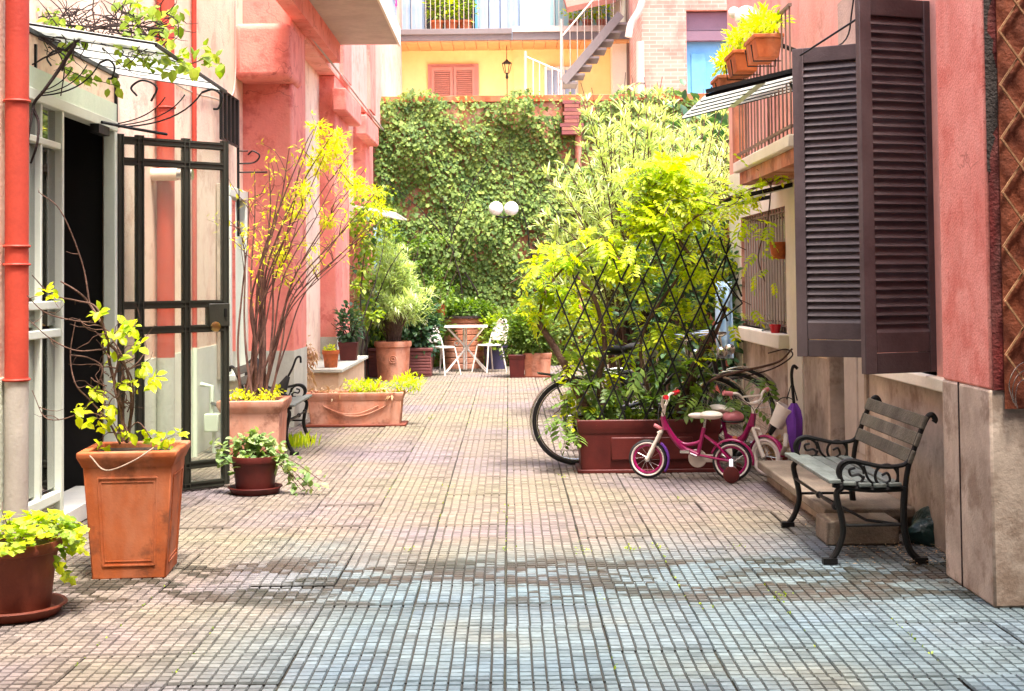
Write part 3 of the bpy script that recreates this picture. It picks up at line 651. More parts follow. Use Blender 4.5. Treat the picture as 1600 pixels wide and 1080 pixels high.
q = ay(627, 4, 17.7); b = MB(); b.sheet([[(-1.40+.03*math.sin(k*2), 17.3+k*.06, 5.45-.02*k-(.42 if r else 0)+.03*math.sin(k*1.7)) for k in range(7)] for r in (0, 1)])
t2 = b.build('hanging_cloth', 'pink_cloth'); tag(t2, 'crimson cloth hanging from the left balcony railing', 'cloth')
m = t2.modifiers.new('solid', 'SOLIDIFY'); m.thickness = .006
# small glass canopy further along the left wall
t = thing('small_canopy', 'small pale glass canopy far along the left wall', 'canopy', (XM, 21, 2.6))
ya, yb_ = 20.4, 22.4; b = MB(); b.hexa([(XM,ya,2.62),(XM+.62,ya,2.50),(XM+.62,yb_,2.50),(XM,yb_,2.62)], [(XM,ya,2.635),(XM+.62,ya,2.515),(XM+.62,yb_,2.515),(XM,yb_,2.635)]); b.build('glass_panel', 'glass_canopy', t)
b = MB(); b.bar((XM, ya-.01, 2.62), (XM+.64, ya-.01, 2.50), .02, .035); b.bar((XM, yb_+.01, 2.62), (XM+.64, yb_+.01, 2.50), .02, .035); b.bar((XM+.63, ya, 2.50), (XM+.63, yb_, 2.50), .02, .03); b.build('frame', 'white_metal', t)

# ================================================================== RIGHT BUILDING
RB = thing('salmon_house', 'salmon plastered house with shuttered window along the right side', 'building', (XR, 10, 0))
wy0, wy1, wz0, wz1 = 7.80, 9.12, .97, 3.02       # shuttered window
dy0, dy1, dz0, dz1 = 9.28, 10.42, .15, 2.45      # door
gy0, gy1, gz0, gz1 = 11.95, 14.25, 1.04, 2.12    # barred window
YE, HR = 14.95, 5.4
def wallbits(x0, x1, y0, y1, z0, z1, holes):
    b = MB(); ys = sorted(set([y0, y1]+[h[0] for h in holes]+[h[1] for h in holes]))
    for a, c in zip(ys[:-1], ys[1:]):
        hs = sorted([(h[2], h[3]) for h in holes if h[0] <= a and h[1] >= c]); z = z0
        for p, q in hs:
            if p > z: b.box(x0, x1, a, c, z, p)
            z = max(z, q)
        if z < z1: b.box(x0, x1, a, c, z, z1)
    return b
holes = [(wy0, wy1, wz0, wz1), (dy0, dy1, dz0, dz1), (gy0, gy1, gz0, gz1)]
wallbits(XR, XR+.35, 7.0, YE, .90, HR, holes).build('wall', 'salmon_light', RB)
wallbits(XR, XR+.35, 7.0, 11.6, 0, .898, holes).build('dado', 'concrete_tan', RB)
wallbits(XR+.001, XR+.35, 11.6, YE, 0, .898, holes).build('dado', 'peach_dado', RB)
b = MB(); b.box(XR-.06, XR+.3, 7.14, 9.2, .885, .955); b.build('window_sill', 'cream', RB, bevel=.008)
b = MB(); b.box(XR-.012, XR+.01, 11.35, 11.93, 0, 2.6); b.build('pilaster', 'cream', RB, bevel=.004)
b = MB(); b.box(XR-.010, XR+.01, 14.27, YE+.01, 0, 2.6); b.build('pilaster', 'cream', RB, bevel=.004)
b = MB(); b.box(XR-.008, XR+.01, 11.93, 14.27, 2.12, 2.62); b.build('wall_band', 'cream', RB)
b = MB(); b.box(XR-.006, XR+.01, 10.45, 11.35, .9, 3.0); b.build('wall_band', 'peach_dado', RB)
b = MB(); b.box(XR-.10, XR+.25, 11.85, 14.35, .905, 1.03); b.build('window_sill', 'cream', RB, bevel=.01)
b = MB(); b.box(XR-.004, XR+.0, 9.35, 9.95, 3.0, 3.45); b.build('bare_patch', 'stucco_patch', RB)
# interiors
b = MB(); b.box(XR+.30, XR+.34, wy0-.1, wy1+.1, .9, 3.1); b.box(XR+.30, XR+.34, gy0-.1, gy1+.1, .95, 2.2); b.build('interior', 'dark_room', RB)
b = MB(); b.box(XR+.14, XR+.15, gy0, gy1, gz0, gz1); b.build('pane', 'glass_dark', RB)
b = MB(); b.box(XR+.14, XR+.15, wy0, wy1, wz0, wz1); b.build('pane', 'glass_dark', RB)
b = MB(); b.box(XR+.0, XR+.13, gy1-.02, gy1-.002, gz0, gz1); b.build('window_reveal', 'terracotta_pale', RB)
# door with panels, ajar, and frame
b = MB(); b.box(XR-.02, XR+.16, dy1-.07, dy1, dz0, dz1); b.box(XR-.02, XR+.16, dy0, dy0+.06, dz0, dz1); b.box(XR-.02, XR+.16, dy0, dy1, dz1-.06, dz1); b.build('door_frame', 'concrete_tan', RB, bevel=.006)
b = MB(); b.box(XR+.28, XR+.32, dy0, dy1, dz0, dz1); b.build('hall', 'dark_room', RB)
dr = MB(); dr.box(XR+.06, XR+.10, dy0+.065, dy1-.19, dz0+.01, dz1-.065); DR = dr.build('door', 'balcony_concrete', RB, bevel=.004)
for z0, z1 in ((dz0+.14, .98), (1.12, dz1-.2)):
    for y0, y1 in ((dy0+.16, dy0+.46), (dy0+.54, dy1-.28)):
        b = MB(); b.box(XR+.045, XR+.065, y0, y1, z0, z1); b.build('panel', 'balcony_concrete', DR, bevel=.012)
# near pilaster with a grey foot
PX, PY0, PY1 = 2.185, 6.43, 7.13
b = MB(); b.box(PX, PX+3.5, PY0, PY1, .985, HR); b.build('pilaster', 'pilaster_pink', RB, bevel=.012)
b = MB(); b.box(PX-.004, PX+3.5, PY0-.004, PY1+.004, 0, .985); b.build('pilaster_foot', 'concrete_tan', RB, bevel=.012)
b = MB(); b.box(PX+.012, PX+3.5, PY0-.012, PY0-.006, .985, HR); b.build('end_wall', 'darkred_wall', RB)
b = MB(); b.box(PX-.008, PX-.002, 6.86, 6.872, 0, .99); b.build('joint', 'bark_dark', RB)
# plaster broken off along the corner
rp = MB(); L_ = []; R_ = []
for k in range(25):
    z = 1.98+.045*k; wd = .008+.05*math.exp(-((k-8)/5.0)**2)+.035*math.exp(-((k-19)/3.0)**2)+random.uniform(-.012,.014); L_.append((PX+.004, PY0-.0145, z)); R_.append((PX+.006+max(.004, wd), PY0-.0145, z+random.uniform(-.02,.02)))
rp.sheet([L_, R_])
rp.build('broken_plaster', 'broken_stucco', RB)
# grille of the barred window
GRL = MB(); GRL.bar((XR+.03, gy0, gz0+.05), (XR+.03, gy1, gz0+.05), .03, .012); GRL.bar((XR+.03, gy0, gz1-.04), (XR+.03, gy1, gz1-.04), .03, .012); GRL = GRL.build('window_grille', 'brown_grille', RB)
for k in range(17):
    y = gy0+.05+(gy1-gy0-.1)*k/16; b = MB(); b.tube([(XR+.03, y, gz0), (XR+.03, y, gz1)], .010, 6); b.build('bar', 'window_bars', GRL)

# ---- shutters
def shutter(label, hinge, tip, z0, z1):
    hinge = Vector(hinge); tip = Vector(tip); d = tip-hinge; L = d.length
    t = local('window_shutter', label, 'shutter', 'brown louvred shutters of the right window'); h = z1-z0; sw = .075; th = .042
    for x in (0, L-sw):
        b = MB(); b.box(x, x+sw, -th/2, th/2, 0, h); b.build('stile', 'shutter_brown', t, bevel=.004)
    for a, c in ((h-.10, h), (.0, .11), (.115, .225)):
        b = MB(); b.box(sw, L-sw, -th/2+.002, th/2-.002, a, c); b.build('rail', 'shutter_brown', t, bevel=.004)
    n = 37; me = None
    b = MB(); b.bar((sw-.004, 0, 0), (L-sw+.004, 0, 0), .058, .007, (0, .84, .54)); me = b.mesh('slat', 'shutter_brown')
    for k in range(n):
        o = bpy.data.objects.new('slat', me); o.parent = t; o.location = (0, 0, .245+(h-.37)*k/(n-1)); o.rotation_euler = (random.gauss(0, .035), 0, random.gauss(0, .002)); COL.objects.link(o)
    for z in (.12, h-.12):
        b = MB(); b.box(L-.06, L-.02, -th/2-.012, -th/2, z-.03, z+.03); b.tube([(L-.04, -th/2-.01, z-.05), (L-.04, -th/2-.01, z+.02)], .012, 8); b.build('catch', 'iron_black', t)
    place(t, (hinge.x, hinge.y, z0), math.atan2(d.y, d.x)); return t
shutter('brown louvred shutter nearer the camera, leaning out beside the pink pilaster', (2.385, 7.83, 0), (1.92, 7.66, 0), .978, 3.04)
shutter('brown louvred shutter farther from the camera, left of the nearer shutter', (2.36, 9.12, 0), (1.912, 9.36, 0), .985, 3.03)
t = thing('shutter_stay', 'thin iron rod between the two brown shutters', 'rod', (2.2, 8.6, 3.0))
b = MB(); b.tube([(1.95, 9.3, 2.98), (2.38, 8.1, 3.22)], .007, 6); b.build('rod', 'iron_black', t)

# ---- right glass canopy over the door
t = thing('glass_canopy', 'white glass strip canopy on the right, behind the brown shutters', 'canopy', (XR, 9.8, 2.9))
xo, ya, yb_ = 1.34, 9.46, 10.76; zw, zo = 2.98, 2.735
for k in range(5):
    y0 = ya+(yb_-ya)*k/5+.008; y1 = ya+(yb_-ya)*(k+1)/5-.008; b = MB()
    b.hexa([(xo,y0,zo),(XR,y0,zw),(XR,y1,zw),(xo,y1,zo)], [(xo,y0,zo+.012),(XR,y0,zw+.012),(XR,y1,zw+.012),(xo,y1,zo+.012)]); b.build('glass_strip', 'glass_canopy', t)
for k in range(6):
    y = ya+(yb_-ya)*k/5; b = MB(); b.bar((xo, y, zo+.004), (XR, y, zw+.004), .012, .022); b.build('rib', 'iron_black', t)
b = MB(); b.bar((xo, ya-.02, zo+.03), (XR, ya-.02, zw+.022), .02, .028); b.build('edge_bar', 'iron_black', t)
b = MB(); b.bar((1.72, ya, zo+.10-.012), (1.72, yb_, zo+.10-.012), .05, .012); b.build('cross_bar', 'green_white', t)
b = MB(); b.tube(bez((XR, 9.6, 2.45), (XR-.25, 9.6, 2.46), (XR-.42, 9.6, 2.84), 10), .010, 6); b.build('bracket', 'iron_black', t)

# ---- balcony on the right with railing
t = thing('railed_balcony', 'narrow balcony with brown railing above the barred window on the right', 'balcony', (XR, 12, 2.5))
bx0, by0, by1, bz = 1.98, 9.9, 12.35, 2.52
b = MB(); b.box(bx0, XR, by0, by1, bz-.09, bz); b.build('slab', 'cream', t, bevel=.01)
b = MB(); b.box(bx0+.05, XR, by0, by1-.05, bz-.20, bz-.093); b.build('slab_base', 'terracotta_pale', t)
b = MB(); b.box(bx0+.0, bx0+.09, by1-.1, by1, bz, bz+.62); b.build('post', 'terracotta_pale', t)
for z in (bz+.06, bz+.92): 
    b = MB(); b.bar((bx0+.03, by0, z), (bx0+.03, by1, z), .025, .02); b.bar((bx0+.03, by1-.02, z+.001), (XR, by1-.02, z+.001), .025, .02); b.build('rail', 'brown_grille', t)
for k in range(17):
    y = by0+.03+(by1-by0-.1)*k/16; b = MB(); b.tube([(bx0+.03, y, bz), (bx0+.03, y, bz+.92)], .007, 6); b.build('bar', 'brown_grille', t)
for k in range(3):
    x = bx0+.12+k*.1; b = MB(); b.tube([(x, by1-.02, bz), (x, by1-.02, bz+.92)], .010, 6); b.build('bar', 'brown_grille', t)

# ---- pergola bars over the barred window
for j, (pa, pb, Yv, lab) in enumerate((((1095,322),(1245,287), 11.6, 'upper black bar of the vine support on the right'), ((1090,330),(1245,300), 12.6, 'lower black bar of the vine support on the right'))):
    A = ay(*pa, Yv); B = ay(*pb, Yv); b = MB(); b.bar(A, B, .03, .035); o = b.build('vine_support_bar', 'iron_black'); tag(o, lab, 'support bar', 'vine support bars')
b = MB(); b.bar(ay(1100, 330, 11.7), ay(1236, 292, 11.7), .10, .012); o = b.build('glass_shelf', 'glass_canopy'); tag(o, 'narrow pale glass strip under the vine on the right', 'canopy strip')

# ---- passage the camera stands in (unseen; height and front edge set for light and shade on the near floor)
PS = thing('archway_passage', 'dark plastered passage the courtyard is seen from', 'passage', (0, 0, 0))
b = MB(); b.box(-5, 7, -7, 2.2, 3.5, 9.5); b.box(-3.3, XL-.3, -7, 4.2, 0, 3.5); b.box(3.1, 3.5, -7, PY0-.02, 0, 6.0); b.box(-3.3, 3.5, -7.3, -7, 0, 3.5); b.build('wall', 'passage_plaster', PS)
# ================================================================== BACK OF THE COURTYARD
IW = thing('boundary_wall', 'tall courtyard end wall overgrown with ivy', 'wall', (0, YB, 0))
b = MB(); b.box(-3.2, 5.0, YB, YB+.35, 0, 4.72); b.build('wall_face', 'terracotta_pale', IW)
b = MB(); b.box(-3.2, 5.0, YB-.05, YB+.40, 4.72, 4.84); b.build('coping', 'terracotta', IW, bevel=.01)
q = ay(893, 190, YB-.2)
for k in range(9):
    b = MB(); wd = .13+(.03 if k % 3 == 0 else 0)+.05*(k > 5); b.box(q.x-wd, q.x+wd, YB-.35, YB, 4.70-.068*k-.060, 4.70-.068*k); b.build('brick', 'tile_roof' if k % 2 else 'plum_box', IW)
b = MB(); b.tube([(q.x+.12, YB-.1, 0), (q.x+.12, YB-.1, 4.1)], .06, 10); b.build('downpipe', 'terracotta_pale', IW, True)
b = MB(); b.box(-8, 5.0, YB+.36, 31, 3.9, 4.5); tr_ = b.build('terrace', 'cream'); tr_['kind'] = 'structure'  # pale terrace floor, out of view, added to bounce light onto the yellow house
# ---- yellow house behind
YH = thing('yellow_house', 'yellow house with brown shutters and grey balcony behind the ivy wall', 'building', (0, 31, 0))
b = MB(); b.box(-8, 3.2, 31, 36, 0, 6.70); b.build('wall', 'ochre', YH)
b = MB(); b.box(-8, 3.2, 31.02, 36, 6.7, 12.5); b.build('upper_wall', 'blue_grey', YH)
zs0, zs1 = ay(700, 68, 29.9).z, ay(700, 47, 29.9).z; xs = ay(800, 60, 29.9).x
b = MB(); b.box(-8, xs, 29.9, 31.02, zs0+.06, zs1); b.build('balcony_slab', 'fascia_grey', YH, bevel=.01)
b = MB(); b.box(-8, xs, 29.85, 29.9, zs1-.10, zs1+.02); b.build('gutter', 'fascia_grey', YH, bevel=.01)
b = MB(); b.box(xs+.01, 3.2, 29.9, 31.02, zs0+.06, zs1-.02); b.build('balcony_slab', 'fascia_grey', YH, bevel=.01)
b = MB(); b.box(xs+.01, 3.2, 29.86, 29.9, zs1-.06, zs1+.06); b.build('balcony_edge', 'balcony_concrete', YH)
for k in range(44):
    x = -7.9+k*.25; b = MB(); b.box(x, x+.24, 29.93, 31.0, zs0+.02+.004*(k % 2), zs0+.057); b.build('soffit_board', 'wood_soffit', YH)
q = ay(802, 100, 31); b = MB(); b.box(q.x, q.x+.5*0+3.0, 30.93, 31.0, 0, 6.69); b.build('wall_return', 'ochre', YH)
# brown shutters
def pair_shutter(x0, x1, z0, z1, y, mat, parent, n):
    W = MB(); W.box(x0-.08, x1+.08, y-.05, y, z0-.05, z1+.07); W = W.build('window', mat, parent)
    mid = (x0+x1)/2
    for a, c in ((x0, mid-.01), (mid+.01, x1)):
        f = MB(); f.box(a, a+.06, y-.10, y-.05, z0, z1); f.box(c-.06, c, y-.10, y-.05, z0, z1); f.box(a+.06, c-.06, y-.098, y-.05, z1-.08, z1); f.box(a+.06, c-.06, y-.098, y-.05, z0, z0+.08)
        for k in range(n): z = z0+.10+(z1-z0-.2)*k/(n-1); f.bar((a+.055, y-.075, z), (c-.055, y-.075, z), .035, .008, (0, .6, .8))
        f.build('shutter_leaf', mat, W)
wa = ay(674, 105, 30.9); wb = ay(742, 105, 30.9)
pair_shutter(wa.x, wb.x, 4.9, wa.z, 30.99, 'shutter_rose', YH, 26)
# white barred window
wa = ay(850, 105, 30.9); wb = ay(903, 105, 30.9); W = MB(); W.box(wa.x, wb.x, 30.86, 30.925, 5.3, wa.z); W = W.build('window', 'white_paint', YH)
b = MB(); b.box(wa.x+.06, wb.x-.06, 30.845, 30.858, 5.3, wa.z-.08); b.build('pane', 'blue_grey', W)
for k in range(6):
    x = wa.x+.05+(wb.x-wa.x-.1)*k/5; b = MB(); b.tube([(x, 30.80, 5.3), (x, 30.80, wa.z)], .014, 6); b.build('bar', 'white_metal', W)
# upper storey doors and panels
def upan(px0, px1, mat, name='door', y=30.98):
    a = ay(px0, 30, y); c = ay(px1, 30, y); b = MB(); b.box(a.x, c.x, y-.04, y+.03, zs1+.02, zs1+2.4); return b.build(name, mat, YH, bevel=.01)
for a, c, mname in ((626, 641, 'blue_grey'), (643, 660, 'blue_grey'), (748, 763, 'blue_grey'), (764, 781, 'blue_grey'), (782, 792, 'blue_grey')): upan(a, c, mname, 'shutter_leaf')
upan(664, 742, 'dark_room', 'doorway'); upan(742, 748, 'blue_door', 'door_edge', 30.93); upan(812, 866, 'mint_panel', 'panel'); upan(868, 945, 'mint_panel', 'panel')
for x in [ay(p, 30, 29.95).x for p in np.linspace(606, 955, 48)]:
    b = MB(); b.box(x-.007, x+.007, 29.94, 29.955, zs1, zs1+1.0); b.build('baluster', 'pipe_grey', YH)
b = MB(); b.box(-4, 2.4, 29.93, 29.975, zs1+1.0, zs1+1.04); b.build('handrail', 'white_metal', YH)
# tiled awning, column, drainpipe on the right
b = MB(); A = ay(868, -30, 29.5); C = ay(962, -30, 29.5); b.hexa([ay(886, 20, 29.2), ay(962, 4, 29.2), ay(985, -40, 30.8), ay(868, -40, 30.8)], [v+Vector((0,0,.12)) for v in (ay(886, 20, 29.2), ay(962, 4, 29.2), ay(985, -40, 30.8), ay(868, -40, 30.8))]); b.build('tiled_awning', 'tile_roof', YH)
a = ay(957, 100, 30.3); c = ay(979, 100, 30.3); b = MB(); b.box(a.x, c.x, 30.3, 30.9, 3, 10); b.build('column', 'cream', YH)
a = ay(980, 100, 30.2); c = ay(987, 100, 30.2); b = MB(); b.box(a.x, c.x, 30.2, 30.9, 3, 10); b.build('shutter_leaf', 'brown_grille', YH)
# hanging lantern
q = ay(792, 104, 30.2); t = thing('hanging_lantern', 'small dark lantern hanging before the yellow wall', 'lantern', (q.x, 30.2, q.z))
b = MB(); b.tube([(q.x, 30.2, zs0), (q.x, 30.2, q.z+.13)], .008, 5); b.build('chain', 'iron_black', t)
b = MB(); b.lathe([(.01,.16),(.03,.13),(.10,.08),(.11,.06)], (q.x, 30.2, q.z), 8); b.lathe([(.05,-.14),(.02,-.17),(.035,-.24),(.01,-.28)], (q.x, 30.2, q.z), 8)
for k in range(6): an = k*math.pi/3; b.tube([(q.x+.10*math.cos(an), 30.2+.10*math.sin(an), q.z+.06), (q.x+.05*math.cos(an), 30.2+.05*math.sin(an), q.z-.14)], .008, 5)
b.build('cage', 'iron_black', t); b = MB(); b.tube([(q.x, 30.2, q.z-.28), (q.x, 30.2, 4.8)], .012, 6); b.build('post', 'iron_black', t)
# steel outside stair
t = thing('outside_stair', 'grey steel staircase climbing to the upper balcony of the yellow house', 'staircase', (1.4, 28.6, 5))
A = ay(880, 128, 28.6); C = ay(970, 22, 28.6)
for dy in (0, .75):
    b = MB(); b.bar(A+Vector((0,dy,0)), C+Vector((0,dy,0)), .05, .17, (0,0,1)); b.build('stringer', 'fascia_grey', t)
for k in range(8):
    p = A.lerp(C, (k+.4)/8); b = MB(); b.box(p.x-.05, p.x+.24, 28.6, 29.35, p.z-.11, p.z-.065); b.build('tread', 'fascia_grey', t)
for k in range(9):
    p = A.lerp(C, k/8); b = MB(); b.tube([p, p+Vector((0,0,.95))], .008, 5); b.build('baluster', 'pipe_grey', t)
b = MB(); b.tube([A+Vector((0,0,.95)), C+Vector((0,0,.95))], .018, 6); b.build('handrail', 'white_metal', t)
for px, y0, y1 in ((821, 80, 160), (877, 30, 150)):
    b = MB(); b.tube([ay(px, y1, 28.6), ay(px, y0, 28.6)], .026, 8); b.build('post', 'pipe_grey', t, True)
for k in range(5):
    b = MB(); px = 833+k*10; b.tube([ay(px, 150, 28.6), ay(px, 92+4*k, 28.6)], .008, 5); b.build('baluster', 'white_metal', t)
b = MB(); b.tube([ay(821, 88, 28.6), ay(877, 112, 28.6)], .014, 6); b.build('handrail', 'white_metal', t)
# ---- brick house
BH = thing('brick_house', 'pale brick house with a blue door at the back right', 'building', (3.5, 26.4, 0))
a = ay(1003, 80, 26.3); d0 = ay(1073, 80, 26.3); d1 = ay(1149, 80, 26.3); zl = ay(1100, 46, 26.3).z; zt = ay(1100, 16, 26.3).z
b = MB(); b.box(a.x, d0.x, 26.3, 29, 3, 11); b.box(d1.x, 8, 26.3, 29, 0, 11); b.box(d0.x, d1.x, 26.3, 29, zt, 11); b.box(a.x, d1.x, 26.3, 29, 0, 3.2); b.build('wall', 'brick_far', BH)
b = MB(); b.box(d0.x, d1.x, 26.42, 26.6, zl, zt-.02); b.build('lintel', 'plum_lintel', BH)
b = MB(); b.box(d0.x, d1.x, 26.36, 26.5, zl-.20, zl-.02); b.build('lintel', 'plum_lintel', BH)
DRB = MB(); DRB.box(d0.x, d1.x, 26.5, 26.56, 3.2, zl-.2); DRB = DRB.build('door', 'blue_door', BH)
wd = d1.x-d0.x
for i in range(2):
    x0 = d0.x+.10+i*wd/2; x1 = d0.x+wd/2*(i+1)-.08
    for z0, z1 in ((4.75, zl-.42), (3.5, 4.55)): b = MB(); b.box(x0, x1, 26.475, 26.505, z0, z1); b.build('panel', 'blue_door', DRB, bevel=.02)
t = thing('grey_drainpipe', 'pale drainpipe at the corner of the brick house', 'drainpipe', (a.x-.1, 26.2, 0))
q = ay(1000, 60, 26.15); b = MB(); b.tube([(q.x, 26.15, 2), (q.x, 26.15, 5.95)], .075, 12); b.tube(spline([ay(1004, 0, 26.15), ay(998, 18, 26.15), ay(986, 38, 26.15), ay(982, 58, 26.15)]), .07, 10); b.build('pipe', 'balcony_concrete', t, True)
b = MB(); b.ring((q.x, 26.15, 5.17), .082, .012, 16, 6, 'z'); b.build('clip', 'fascia_grey', t, True)
# distant planters on the end wall and the upper balcony
def tinypot(p, r, h, mat, label, cat='flower pot', group=None):
    t = thing('flower_pot', label, cat, p, 0, group); b = MB(); b.lathe([(.001,0),(r*.72,0),(r*.92,h*.8),(r*1.05,h*.8),(r*1.05,h),(r*.9,h),(r*.85,h*.85),(.001,h*.85)], p, 16, cap=False); b.build('pot', mat, t, True); return t
for j, (px, c) in enumerate(((683, 'leaf_fresh'), (706, 'leaf_lime'), (728, 'leaf_fresh'))):
    p = ay(px, 46, 30.2); p.z = zs1; t = tinypot(tuple(p), .15, .25, 'terracotta', ('leftmost', 'middle', 'rightmost')[j]+' of three terracotta pots on the upper balcony of the yellow house', group='pots on the upper balcony')
    pts, d = blob(240, (p.x, p.y, p.z+.62), (.24, .2, .5), .2); leaves_mesh('foliage', 'oval', pts, d+rdir(240, (0,0,.2), .4), rdir(240, (0,0,1), .5), .11*rng.uniform(.6,1.2,240), c, t)
for j, px in enumerate((897, 918, 940)):
    p = ay(px, 38, 30.1); p.z = zs1; t = tinypot(tuple(p), .12, .22, 'terracotta_pale', ('left', 'middle', 'right')[j]+' small pot with greenery at the stair end of the upper balcony', group='pots by the stair head')
    pts, d = blob(110, (p.x, p.y, p.z+.42), (.24, .2, .24), .2); leaves_mesh('foliage', 'oval', pts, d+rdir(110, (0,0,.2), .4), rdir(110, (0,0,1), .5), .10*rng.uniform(.6,1.2,110), 'leaf_lime', t)
# house on the far right, closing the view over the balcony
b = MB(); b.box(XR+.36, 9, 15.2, 26.2, 0, 2.2); o = b.build('side_wing', 'salmon', RB)
# ================================================================== BENCHES
def make_bench(label, L, group):
    """along local +y, front towards local -x; d = depth from the front foot"""
    t = local('park_bench', label, 'bench', group)
    for y in (0.02, L-.02):
        f = MB()
        def T(pts, r): f.tube([(d, y, z) for d, z in pts], r, 8)
        T(spline([(.05,0,.40),(.02,0,.36),(.045,0,.24),(.05,0,.16),(.02,0,.07),(-.02,0,.012)]) and [(p.x, p.z) for p in spline([(.05,0,.40),(.02,0,.36),(.045,0,.24),(.05,0,.16),(.02,0,.07),(-.02,0,.012)])], .017)
        T([(p.x, p.z) for p in spline([(.38,0,.40),(.372,0,.28),(.375,0,.17),(.40,0,.07),(.45,0,.012)])], .019)
        f.box(-.06, .015, y-.024, y+.024, 0, .03); f.box(.42, .49, y-.024, y+.024, 0, .03)
        T([(p.x, p.z) for p in spline([(.0,0,.415),(.10,0,.395),(.22,0,.385),(.38,0,.39)])], .016)
        T([(p.x, p.z) for p in spline([(.38,0,.38),(.40,0,.50),(.435,0,.60),(.475,0,.70),(.505,0,.76),(.53,0,.775),(.548,0,.75),(.54,0,.735)])], .015)
        T([(p.x, p.z) for p in spline([(.415,0,.545),(.37,0,.512),(.27,0,.505),(.17,0,.525),(.10,0,.54),(.05,0,.525),(.03,0,.48),(.05,0,.43)])], .012)
        def circ(c, r, rr, a0=0, a1=360): T([(c[0]+r*math.cos(rad(a0+(a1-a0)*k/20)), c[1]+r*math.sin(rad(a0+(a1-a0)*k/20))) for k in range(21)], rr)
        circ((.105,.468), .062, .008, 0, 350); circ((.285,.455), .060, .008, -60, 250)
        T([(p.x, p.z) for p in spline([(.12,0,.50),(.09,0,.49),(.10,0,.46),(.14,0,.465),(.165,0,.44)])], .007)
        T([(p.x, p.z) for p in spline([(.165,0,.51),(.19,0,.44),(.24,0,.41),(.30,0,.43),(.29,0,.47),(.26,0,.46)])], .007)
        T([(.345,.50),(.345,.40)], .007); T([(p.x, p.z) for p in spline([(.06,0,.41),(.15,0,.425),(.25,0,.40),(.35,0,.41)])], .007)
        T([(.06,.20),(.38,.20)], .008)
        f.build('end_frame', 'iron_black', t, True)
    ds = [(.005,.43),(.085,.418),(.165,.410),(.245,.406),(.325,.410)]
    for d, z in ds:
        b = MB(); b.box(d-.033, d+.033, -.01, L+.01, z-.008, z+.014); b.build('seat_slat', 'bench_seat', t, bevel=.005)
    for d, z in ((.428,.555),(.462,.645),(.495,.735)):
        b = MB(); b.bar((d-.012, -.01, z), (d-.012, L+.01, z), .022, .072, (.36,0,.93)); b.build('back_slat', 'bench_wood', t, bevel=.005)
    b = MB(); b.tube([(.03, .02, .29), (.03, L-.02, .29)], .009, 8); b.sphere((.03, L*.42, .29), .02, 10, 6); b.sphere((.03, L*.08, .29), .022, 10, 6)
    b.tube([(.03, L*.42, .29), (.20, L*.1, .21), (.36, .03, .20)], .008, 6); b.build('stretcher', 'iron_black', t, True)
    return t
t = make_bench('slatted bench with scrolled black iron ends by the right wall', 1.16, None); place(t, (1.695, 7.44, 0))
t = make_bench('black iron ended bench half hidden behind the square terracotta planter', 1.1, None)
bp = gz(473, 712); place(t, (bp.x-.10, bp.y+1.12, 0), math.pi)
# step in front of the right door, second block, bin bag
t = thing('door_step', 'worn stone step below the right door, behind the bench', 'step', (2.1, 9.4, 0))
b = MB(); b.box(1.83, XR, 8.28, 10.5, .095, .155); b.build('slab', 'stone_step', t, bevel=.01)
b = MB(); b.box(1.90, XR, 8.36, 10.5, 0, .095); b.build('base', 'concrete_tan', t)
t = thing('stone_block', 'low stone block lying under the bench', 'step', (2.0, 8.1, 0)); b = MB(); b.box(1.77, 2.18, 7.96, 8.25, 0, .135); b.build('slab', 'stone_step', t, bevel=.012)
q = gz(1395, 812); b = MB(); b.sphere((q.x+.03, 8.02, .05), .17, 28, 16, (1.0,.7,.75))
b.v = [(x+.014*math.sin(41*z+27*y), y+.014*math.sin(37*x+31*z), max(0.002, z+.016*math.sin(43*x+29*y)+.02*math.sin(19*x))) for x, y, z in b.v]
tag(b.build('refuse_bag', 'bag_green', None, True), 'crumpled dark green bag on the ground under the bench', 'bag')
# dry sweepings along the foot of the right wall
n = 420; pts = np.stack([1.75+.6*rng.random(n)**.7, 7.35+1.3*rng.random(n), .006+.012*rng.random(n)], 1)
o = leaves_mesh('dry_leaf_litter', 'slim', pts, rdir(n, (0,0,0), 1)*np.array([1,1,.15]), rdir(n, (0,0,2), .5), .03*rng.uniform(.4,1.2,n), 'leaf_dry'); tag(o, 'small dry leaf litter on the paving under the bench', 'leaf litter', kind='stuff')

# ================================================================== POTS AND PLANTERS
def round_pot(label, p, r0, r1, h, mat, saucer=True, name='flower_pot', cat='flower pot', rim=.05, group=None):
    p = Vector(p); t = thing(name, label, cat, p, 0, group)
    zb = .025 if saucer else 0
    if saucer:
        b = MB(); b.lathe([(.001,.004),(r0*1.22,.002),(r0*1.40,.045),(r0*1.46,.045),(r0*1.44,.052),(r0*1.34,.05),(r0*1.18,.014),(.001,.012)], p, 40, cap=False); b.build('saucer', mat, t, True)
    b = MB(); b.lathe([(.001,zb),(r0,zb),(r0+(r1-r0)*.45,zb+h*.5),(r1*.965,h-rim),(r1*1.03,h-rim+.006),(r1*1.06,h-rim*.45),(r1*1.03,h),(r1*.95,h),(r1*.92,h-.02),(r1*.90,h-.045),(.001,h-.04)], p, 40, cap=False); po = b.build('pot', mat, t, True)
    b = MB(); b.lathe([(.001,h-.022),(r1*.5,h-.018),(r1*.905,h-.026)], p, 24, cap=False); b.build('soil', 'soil', t, True)
    return t
